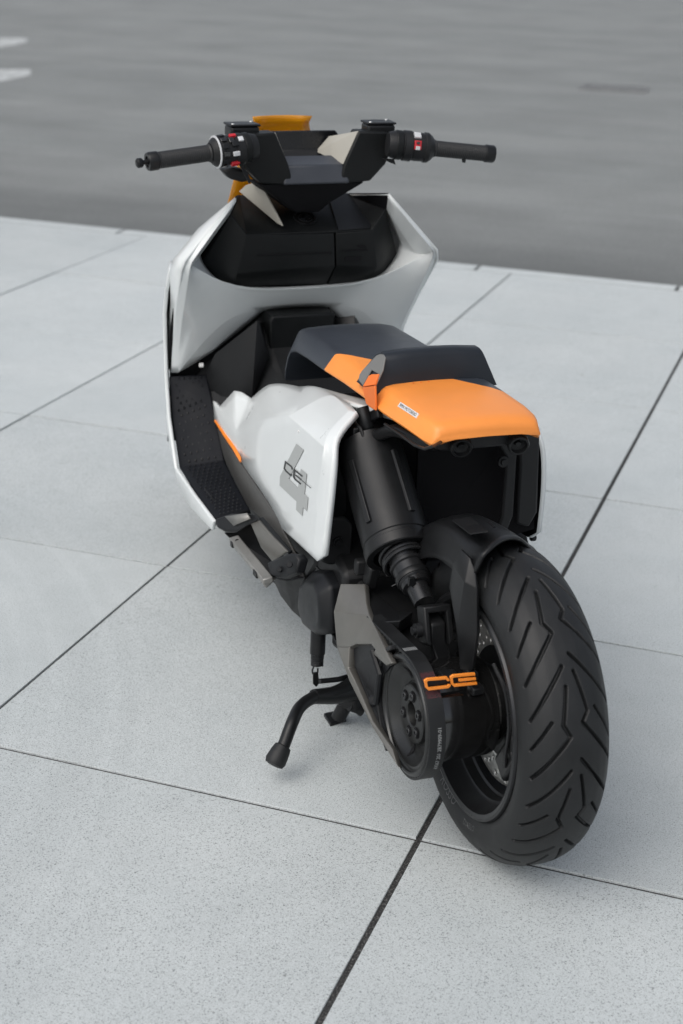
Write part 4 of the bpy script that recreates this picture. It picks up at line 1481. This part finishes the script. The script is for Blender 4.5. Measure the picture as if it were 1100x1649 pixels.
plate('hook_plate', [tuple(SY(a, c, .445)) for a, c in ((504, 1083), (512, 1082), (514, 1100), (509, 1106), (504, 1101))], .004, 'satin_black', stand, bevel=.001)
finish('switch_block', box_bm(SY(570, 1125, .46), (.05, .05, .035), Matrix.Rotation(.5, 3, 'Z')), 'black_plastic', stand, bevel=.006)
finish('pivot_bolt', turned_bm(SY(563, 1137, .44), SY(580, 1143, .44), [(0, .010), (.02, .010), (.03, .013)], 14), 'satin_black', stand)
# its far leg, on the other side of the wheel line
foot2 = Vector((.148, .484, .004))
finish('leg', tube_bm([(.10, .46, .16), foot2 + Vector((0, 0, .008))], .015, 12), 'satin_black', stand)
finish('leg', tube_bm([(-.12, .47, .15), (.12, .47, .15)], .014, 12), 'satin_black', stand)
finish('foot_plate', box_bm(foot2, (.05, .05, .008)), 'satin_black', stand, bevel=.002)

# ------------------------------------------------------------------ leg shield
N0 = (-.137, 1.302, .950)


def lp(px, py, y):
    p_ = S(px, py, y=y)
    return (-p_[0], p_[1], p_[2])


W = {'T': (.183, 1.138, .977), 'K': (.303, 1.118, .846), 'K2': S(706, 418, y=1.128), 'L': (.291, 1.295, .615), 'M': lp(276, 600, 1.325),
     't': (.180, 1.136, .970), 'k': (.289, 1.108, .843), 'k2': S(697, 420, y=1.120), 'l': (.280, 1.285, .612), 'm': lp(287, 600, 1.315),
     'A': (.268, 1.172, .826), 'G': S(686, 409, y=1.142), 'r': S(607, 453, y=1.195), 'cr': (0, 1.190, .748), 'cb': (0, 1.203, .753),
     'b0': (.187, 1.163, .936), 'b1': (.244, 1.215, .843), 'b2': (.240, 1.216, .818), 'b3': (.208, 1.210, .778), 'b4': (.168, 1.207, .757),
     'C': lp(364, 504, 1.225), 'D1': lp(338, 572, 1.305), 'D2': lp(408, 515, 1.262), 'D3': (.082, 1.249, .688), 'D4': (0, 1.249, .693), 'l2': lp(312, 520, 1.235)}
wk = list(W)
wi = {k: i for i, k in enumerate(wk)}
wf = ['T K k t', 'K K2 k2 k', 'K2 L l k2', 'L M m l', 't k A b0', 'k G A', 'k k2 G', 'b0 A b1', 'A G b2 b1', 'G r b3 b2', 'r b4 b3', 'G k2 l2 r', 'k2 l l2', 'l m l2', 'l2 m C', 'r l2 C', 'C m D1 D2', 'C D2 D3', 'r C D3', 'b4 r cr cb', 'r D3 D4 cr']
wc = ['T K 1', 'K K2 1', 'K2 L 1', 'L M 1', 't k 1', 'k k2 1', 'k2 l 1', 'l m 1', 'b0 A 1', 'A G 1', 'G r 1', 'r cr 1', 'C m 1', 'C D3 .9', 'A b1 .6', 'k G .9', 'l2 m .5']
half = len(wk)
Vw = [W[k] for k in wk]
Fw = [tuple(wi[q] for q in f.split()) for f in wf]
Cw = [(wi[a], wi[b_], float(w_)) for a, b_, w_ in (x.split() for x in wc)]
mids = {wi['cr'], wi['cb'], wi['D4']}
Vall = list(Vw)
mmap = {}
for i, v_ in enumerate(Vw):
    if i in mids:
        mmap[i] = i
    else:
        mmap[i] = len(Vall)
        Vall.append((-v_[0], v_[1], v_[2]))
Fall = Fw + [tuple(mmap[i] for i in f) for f in Fw]
Call = Cw + [(mmap[a], mmap[b_], w_) for a, b_, w_ in Cw]
corn = [wi[k] for k in ('T', 't', 'M', 'm', 'b0', 'D3')]
corn += [mmap[i] for i in corn]
shield = shell('leg_shield', Vall, Fall, 'white_paint', bike, (0, 2.6, .75), Call, corn)
B0_, B1_, B2_, B3_ = [(-W[k][0], W[k][1], W[k][2]) for k in ('b0', 'b2', 'b3', 'b4')]
O_ = [(-W[k][0], W[k][1], W[k][2]) for k in ('T', 'K', 'K2', 'L', 'M')]
_mid = tuple((np.array(O_[0]) + np.array(O_[1])) / 2)
O_ = [O_[0], _mid, O_[1], O_[2], tuple((np.array(O_[2]) + np.array(O_[3])) / 2), O_[3], O_[4]]
I_ = [(-.183, 1.138, .977)]
# outer skin running forward to the nose
rows = [O_]
for dy, kx, ox, dz in ((.04, 1.01, -.004, -.004), (.10, 1.0, -.002, -.018), (.20, .90, 0, -.05), (.32, .62, 0, -.09), (.43, .28, 0, -.12), (.46, 0, 0, -.12)):
    rows.append([(p[0] * kx + (ox if i_ < 4 else .008 * (dy < .25)), p[1] + dy, p[2] + dz) if kx else (0, p[1] + dy, p[2] + dz) for i_, p in enumerate(O_)])
rows[3][0] = N0
rows[1][0] = tuple(np.array(O_[0]) * .8 + np.array(N0) * .2)
rows[2][0] = tuple(np.array(O_[0]) * .5 + np.array(N0) * .5)
V, F = [], []
for r_ in rows:
    V += r_
for a in range(len(rows) - 1):
    for i in range(6):
        F.append((a * 7 + i, a * 7 + i + 1, (a + 1) * 7 + i + 1, (a + 1) * 7 + i))
part('front_skin', V, F, 'white_paint', bike, inside=(0, 1.4, .75), mirror=True, solid=.005, smooth=45)
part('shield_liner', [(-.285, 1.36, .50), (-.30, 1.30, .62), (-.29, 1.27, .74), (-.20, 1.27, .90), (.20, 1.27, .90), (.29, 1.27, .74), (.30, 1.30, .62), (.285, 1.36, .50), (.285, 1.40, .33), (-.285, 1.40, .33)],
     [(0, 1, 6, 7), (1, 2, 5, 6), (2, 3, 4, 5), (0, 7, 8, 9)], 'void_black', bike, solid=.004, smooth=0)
# glove box lids
E0 = (-.151, 1.154, .888)
M0 = (-.168, 1.163, .802)


def lerp(a, b_, t_):
    return tuple(np.array(a) * (1 - t_) + np.array(b_) * t_)


xs1 = S(540, 378, y=1.152)[0]
xs2 = S(527, 457, y=1.203)[0]
Et, Eb = (xs1, 1.154, .886), (xs2, 1.204, .754)
Em = S(541, 428, y=1.163)
G = .0018
gl = [B0_, B1_, B2_, B3_, E0, M0, (Et[0] - G, Et[1], Et[2]), (Em[0] - G, Em[1], Em[2]), (Eb[0] - G, Eb[1], Eb[2])]
part('glove_box_lid', gl, [(0, 1, 5, 4), (1, 2, 5), (2, 3, 5), (4, 5, 7, 6), (5, 3, 8, 7)], 'dash_plastic', bike, inside=(0, 2, .85), solid=.005, bevel=.003, smooth=20)
Bm = mir([B0_, B1_, B2_, B3_, E0, M0])
gr_ = Bm + [(Et[0] + G, Et[1], Et[2]), (Em[0] + G, Em[1], Em[2]), (Eb[0] + G, Eb[1], Eb[2])]
part('charging_flap', gr_, [(0, 1, 5, 4), (1, 2, 5), (2, 3, 5), (4, 5, 7, 6), (5, 3, 8, 7)], 'dash_plastic', bike, inside=(0, 2, .85), solid=.005, bevel=.003, smooth=20)
part('box_backing', [(p[0], p[1] + .012, p[2]) for p in (E0, B0_, B1_, B2_, B3_)] + [(-p[0], p[1] + .012, p[2]) for p in (E0, B0_, B1_, B2_, B3_)], [(0, 1, 2, 3, 4, 9, 8, 7, 6, 5)], 'void_black', bike, smooth=0)


def on_lid(px, py, off=.0):
    return tuple(np.array(S(px, py, pl=plane3((-.15, 1.154 - off, .888), (.15, 1.154 - off, .888), (0, 1.163 - off, .802)))))


finish('lid_groove_shade', tube_bm([on_lid(414, 411, .0015), on_lid(470, 409, .0015), on_lid(535, 407, .0015)], .0016, 6), 'void_black', bike)  # dark strip lying on the lid, painted shade of a groove
finish('flap_groove_shade', tube_bm([on_lid(549, 404, .0015), on_lid(592, 402, .0015)], .0014, 6), 'void_black', bike)  # groove shade on the flap, likewise a dark strip
plate('flap_handle', [on_lid(*p, .001) for p in ((556, 414), (582, 413), (580, 419), (555, 420))], .003, 'void_black', bike)
plate('flap_catch', [on_lid(*p, .001) for p in ((575, 395), (588, 395), (590, 398), (577, 398))], .002, 'void_black', bike)
# dashboard deck above the lids
T_ = (-.128, 1.305, .953)
G2 = .0022
dk = [(E0[0], E0[1], E0[2] + G2), (-E0[0], E0[1], E0[2] + G2), (-T_[0], T_[1], T_[2]), T_, (B0_[0], B0_[1], B0_[2] + G2), (-B0_[0], B0_[1], B0_[2] + G2)]
part('dash_deck', dk, [(0, 1, 2, 3), (4, 0, 3), (1, 5, 2)], 'dash_plastic', bike, inside=(0, 1.3, .7), solid=.006, bevel=.002, smooth=15)
for s in (1, -1):
    part('wing_inner_wall', [(s * p[0], p[1], p[2]) for p in (I_[0], N0, T_, B0_)], [(0, 1, 2, 3)], 'void_black', bike, inside=(s * .4, 1.2, .95), solid=.003, smooth=0)
DP = plane3(E0, (-E0[0], E0[1], E0[2]), T_)
dn = Vector(DP[1])
if dn.z < 0:
    dn = -dn


def deck(px, py, off=.004):
    return tuple(Vector(S(px, py, pl=(np.array(DP[0]) + np.array(dn) * off, DP[1]))))


plate('deck_panel', [deck(*p) for p in ((527, 312), (574, 312), (600, 360), (596, 367), (545, 371))], .003, 'slate_plastic', bike, bevel=.001)
# round emblem: ring, dark disc and two paler quarters
ec = Vector(deck(491, 352, .004))
ux = Vector((1, 0, 0))
uy = dn.cross(ux).normalized()


def disc(r0, r1, a0, a1, h0, h1, n=28):
    b_ = bmesh.new()
    rows_ = []
    for k in range(n + 1):
        a = a0 + (a1 - a0) * k / n
        u_ = ux * math.cos(a) + uy * math.sin(a)
        rows_.append([b_.verts.new(ec + u_ * r_ + dn * h_) for r_, h_ in ((r0, h0), (r0, h1), (r1, h1), (r1, h0))])
    for k in range(n):
        for q_ in range(3):
            b_.faces.new((rows_[k][q_], rows_[k][q_ + 1], rows_[k + 1][q_ + 1], rows_[k + 1][q_]))
    bmesh.ops.recalc_face_normals(b_, faces=b_.faces[:])
    return b_


em = finish('emblem', disc(.0005, .026, 0, 2 * math.pi, -.001, .002, 48), 'gloss_black', bike)
finish('emblem_ring', disc(.0245, .0265, 0, 2 * math.pi, 0, .0032, 48), 'black_metal', em)
finish('emblem_ring', disc(.0155, .0165, 0, 2 * math.pi, 0, .0028, 48), 'black_metal', em)
for a in (0, math.pi):
    finish('emblem_quarter', disc(.0005, .015, a, a + math.pi / 2, .0015, .0024, 12), 'slate_plastic', em, smooth=0)
# pale folded fin rising from the deck to the bars, left
fp = plane3(S(455, 364, y=1.166), S(386, 308, y=1.29), S(408, 294, y=1.25))
plate('fin', [S(a, c, pl=fp) for a, c in ((386, 308), (397, 298), (410, 294), (424, 302), (456, 364), (448, 360))], .005, 'beige_panel', bike, bevel=.001)

# ------------------------------------------------------------------ tunnel between shield and seat
tb = [(-.078, .690), (.078, .690), (.080, .680), (.070, .610), (-.082, .600), (-.084, .675)]
secs = [[(x, y, z) for x, z in tb] for y in (1.190, 1.30)]
finish('tunnel_box', loft_bm(secs), 'dash_plastic', bike, bevel=.006, seg=3)
tn = []
for y, wt, zt, wb, zb in ((.70, .11, .62, .19, .40), (.86, .10, .585, .195, .37), (1.02, .085, .545, .20, .34), (1.15, .080, .58, .20, .35), (1.25, .085, .66, .215, .42), (1.34, .085, .72, .24, .50)):
    tn.append([(-wb, y, zb), (-wb * .9, y, zb + .03), (-wt, y, zt), (wt, y, zt), (wb * .9, y, zb + .03), (wb, y, zb)])
finish('tunnel', loft_bm(tn), 'black_plastic', bike, bevel=.008, smooth=25)
lw = [S(331, 601, x=-.212), S(346, 570, x=-.200), S(414, 517, x=-.120), (-.084, 1.25, .66), (-.095, 1.16, .60), S(405, 645, x=-.135), S(352, 650, x=-.185), S(342, 640, x=-.198)]
both('tunnel_cheek', lw, [(0, 1, 6, 7), (1, 2, 5, 6), (2, 3, 4, 5)], 'black_plastic', inside=(0, 1.2, .2), solid=.006, bevel=.002, smooth=20)
# seat pan nose, and the painted bridge under the seat
finish('under_seat_core', loft_bm([[(x, y, z) for x, z in ((xl, .50), (xl, zt), (.09, zt), (.09, .50))] for y, zt, xl in ((.40, .69, -.02), (.49, .69, -.02), (.50, .69, -.09), (.58, .685, -.09), (.72, .64, -.09), (.90, .57, -.09))]), 'void_black', bike)

# ------------------------------------------------------------------ handlebar
rz = [(.097, 1.119), (.165, 1.1165), (.172, 1.110), (.170, 1.060), (.163, 1.045), (.128, 1.009), (.063, 1.004), (.058, 1.020), (.066, 1.050)]
hb = finish('handlebar', loft_bm([[(-.078, 1.112, 1.006), (.078, 1.112, 1.006), (.078, 1.205, .996), (-.078, 1.205, .996)],
                                  [(-.074, 1.128, 1.046), (.074, 1.128, 1.046), (.074, 1.205, 1.056), (-.074, 1.205, 1.056)]]), 'tray_grey', bike, bevel=.005, seg=3)
for s in (-1, 1):
    plate('riser', [(s * x, 1.143, z) for x, z in rz], .052, 'dash_plastic', hb, bevel=.004)
finish('stem_cover', loft_bm([[(-.13, 1.125, 1.006), (.12, 1.125, 1.006), (.12, 1.24, 1.0), (-.13, 1.24, 1.0)], [(-.06, 1.16, .955), (.05, 1.16, .955), (.05, 1.25, .95), (-.06, 1.25, .95)], [(-.03, 1.18, .93), (.03, 1.18, .93), (.03, 1.25, .93), (-.03, 1.25, .93)]]),
       'void_black', hb, bevel=.006)
for s in (-1, 1):
    def hx(x, y, z, s=s):
        return Vector((s * x, y, z))
    bi, bo = hx(.165, 1.082, 1.0945), hx(.398, 1.047, 1.0735)
    ax_ = (bo - bi).normalized()
    LB = (bo - bi).length
    grip = [(.092, .0185), (.096, .0195)]
    for k in range(26):
        t0 = .10 + k * .0043
        grip += [(t0, .0172), (t0 + .0012, .0178), (t0 + .0032, .0178)]
    grip += [(.214, .0178), (.216, .016)]
    finish('grip', turned_bm(bi, bo, grip, 28), 'grip_rubber', hb, smooth=40)
    finish('bar_end', turned_bm(bi, bo, [(.213, .0178), (.215, .0200), (LB - .004, .0200), (LB, .0180), (LB, .012), (LB - .003, .0115), (LB - .003, .006), (LB + .001, .0055), (LB + .001, .001)], 28), 'satin_black', hb, smooth=30)
    sw_ = finish('switch_unit', turned_bm(bi, bo, [(-.012, .026), (.0, .030), (.022, .031), (.023, .0335), (.040, .034), (.042, .031), (.052, .032), (.070, .031), (.072, .0335), (.080, .033), (.088, .027), (.093, .021)], 36), 'black_plastic', hb, smooth=30)
    back = Vector((0, -1, .25))
    back = (back - ax_ * back.dot(ax_)).normalized()
    up = ax_.cross(back)
    if up.z < 0:
        up = -up

    def btn(t_, ang, w_, h_, mat, name, rr=.0335):
        n_ = back * math.cos(ang) + up * math.sin(ang)
        tt = up * math.cos(ang) - back * math.sin(ang)
        c0 = bi + ax_ * t_ + n_ * rr
        V_ = []
        for hh, k in ((-.006, 1), (.0022, .9)):
            for a, c in ((-1, -1), (1, -1), (1, 1), (-1, 1)):
                V_.append(tuple(c0 + ax_ * a * w_ * k + tt * c * h_ * k + n_ * hh))
        part(name, V_, [(0, 1, 2, 3), (4, 5, 6, 7), (0, 1, 5, 4), (1, 2, 6, 5), (2, 3, 7, 6), (3, 0, 4, 7)], mat, sw_, bevel=.0008)
    if s == -1:
        finish('adjuster_ring', turned_bm(bi + ax_ * .079, bi + ax_ * .0865, [(0, .0335), (.0006, .0348), (.0028, .0348), (.0034, .0335)], 36), 'light_key', sw_)
        for k in range(6):
            btn(.068, -1.3 + .5 * k, .0075, .0055, 'slate_plastic' if k % 2 else 'gloss_black', 'button', .033)
        btn(.044, .95, .008, .005, 'red_switch', 'button', .0345)
        btn(.046, -1.15, .010, .006, 'red_switch', 'button', .0345)
        btn(.046, .30, .008, .007, 'slate_plastic', 'button', .0345)
        btn(.046, -.35, .008, .005, 'light_key', 'button', .034)
        btn(.030, .55, .006, .006, 'light_key', 'button', .0345)
        btn(.052, .55, .006, .007, 'gloss_black', 'button', .0345)
        stub = bo + ax_ * .012
        finish('end_knob', turned_bm(bo, bo + ax_ * .03, [(-.002, .005), (.010, .005), (.011, .0085), (.014, .0105), (.021, .0105), (.024, .008), (.025, .005)], 16), 'satin_black', hb)
    else:
        btn(.050, .75, .0085, .009, 'light_key', 'button', .032)
        btn(.050, -.02, .0085, .0105, 'red_switch', 'button', .032)
        btn(.050, -.22, .0055, .0045, 'light_key', 'button', .0338)
        btn(.050, .10, .0040, .003, 'decal_dark', 'button', .0345)
        finish('cable_stub', turned_bm(bi + ax_ * .165 + Vector((0, -.004, -.016)), bi + ax_ * .165 + Vector((0, -.004, -.024)), [(0, .005), (.008, .004)], 10), 'rubber', hb)
    # reservoir with a paler lid, and the brake lever in front of the grip
    rc = hx(.160, 1.165, 1.117)
    res = finish('reservoir', box_bm(rc, (.066, .052, .026), Matrix.Rotation(s * -.05, 3, 'Z')), 'satin_black', hb, bevel=.006, seg=3)
    finish('reservoir_lid', box_bm(rc + Vector((0, 0, .0155)), (.069, .055, .005), Matrix.Rotation(s * -.05, 3, 'Z')), 'slate_plastic', res, bevel=.002)
    for a, c in ((-.026, -.019), (.026, .019)):
        finish('lid_screw', turned_bm(rc + Vector((a, c, .018)), rc + Vector((a, c, .0195)), [(0, .004), (.0015, .0035)], 10), 'steel', res)
    finish('clamp', turned_bm(bi + ax_ * .004, bi + ax_ * .020, [(0, .031), (.002, .0325), (.014, .0325), (.016, .031)], 32), 'dash_plastic', hb)
    lv = spline([hx(.185, 1.135, 1.085), hx(.23, 1.150, 1.083), hx(.30, 1.135, 1.078), hx(.365, 1.115, 1.072)])
    finish('brake_lever', tube_bm(lv, [.008] * (len(lv) - 4) + [.0075, .008, .0085, .006], 10), 'satin_black', hb)
    finish('lever_mount', box_bm(hx(.182, 1.125, 1.088), (.035, .05, .03)), 'satin_black', hb, bevel=.006)
    finish('brake_hose', tube_bm(spline([hx(.172, 1.150, 1.085), hx(.165, 1.195, 1.060), hx(.120, 1.225, 1.010), hx(.06, 1.225, .965)]), .0042, 8), 'rubber', hb)
    # pale inner faces from riser to display
    part('riser_fairing', [(s * .096, 1.122, 1.1195), (s * .064, 1.125, 1.047), (s * .052, 1.285, 1.052), (s * .078, 1.27, 1.088)], [(0, 1, 2), (0, 2, 3)], 'beige_panel', hb, inside=(s * .3, 1.2, 1.08), solid=.003, smooth=0)
    if s == -1:
        plate('lever_blade', [S(a, c, y=1.10) for a, c in ((382, 259), (388, 258), (405, 292), (401, 296))], .004, 'slate_plastic', hb, bevel=.001)
        lump = [S(a, c, y=1.16) for a, c in ((354, 272), (372, 268), (392, 272), (400, 288), (388, 292), (366, 286))]
        plate('horn', lump, .04, 'black_plastic', hb, bevel=.006)
    else:
        plate('lever_blade', [S(a, c, y=1.10) for a, c in ((615, 255), (634, 256), (637, 265), (628, 262))], .006, 'satin_black', hb, bevel=.001)
# display and windscreen
dsp = [(-.100, 1.30, 1.098), (.100, 1.30, 1.098), (.106, 1.30, 1.092), (.110, 1.30, 1.075), (.070, 1.29, 1.035), (-.070, 1.29, 1.035), (-.110, 1.30, 1.075), (-.106, 1.30, 1.092)]
plate('display', dsp, .022, 'screen_black', bike, bevel=.003)
finish('display_mount', loft_bm([[(-.05, 1.24, 1.0), (.05, 1.24, 1.0), (.05, 1.34, 1.0), (-.05, 1.34, 1.0)], [(-.06, 1.28, 1.06), (.06, 1.28, 1.06), (.06, 1.34, 1.06), (-.06, 1.34, 1.06)]]), 'black_plastic', bike, bevel=.006)
rows = []
for w_, y, z in ((.074, 1.385, 1.1205), (.069, 1.392, 1.106), (.072, 1.400, 1.098), (.080, 1.415, 1.080), (.106, 1.425, .975), (.112, 1.47, .90), (.10, 1.56, .80)):
    rows.append([(w_ * t_, y + .02 * (1 - t_ * t_), z) for t_ in (-1, -.66, -.33, 0, .33, .66, 1)])
finish('windscreen', loft_bm(rows, cap=False, ring=False), 'orange_screen', bike, solid=.004, smooth=40)
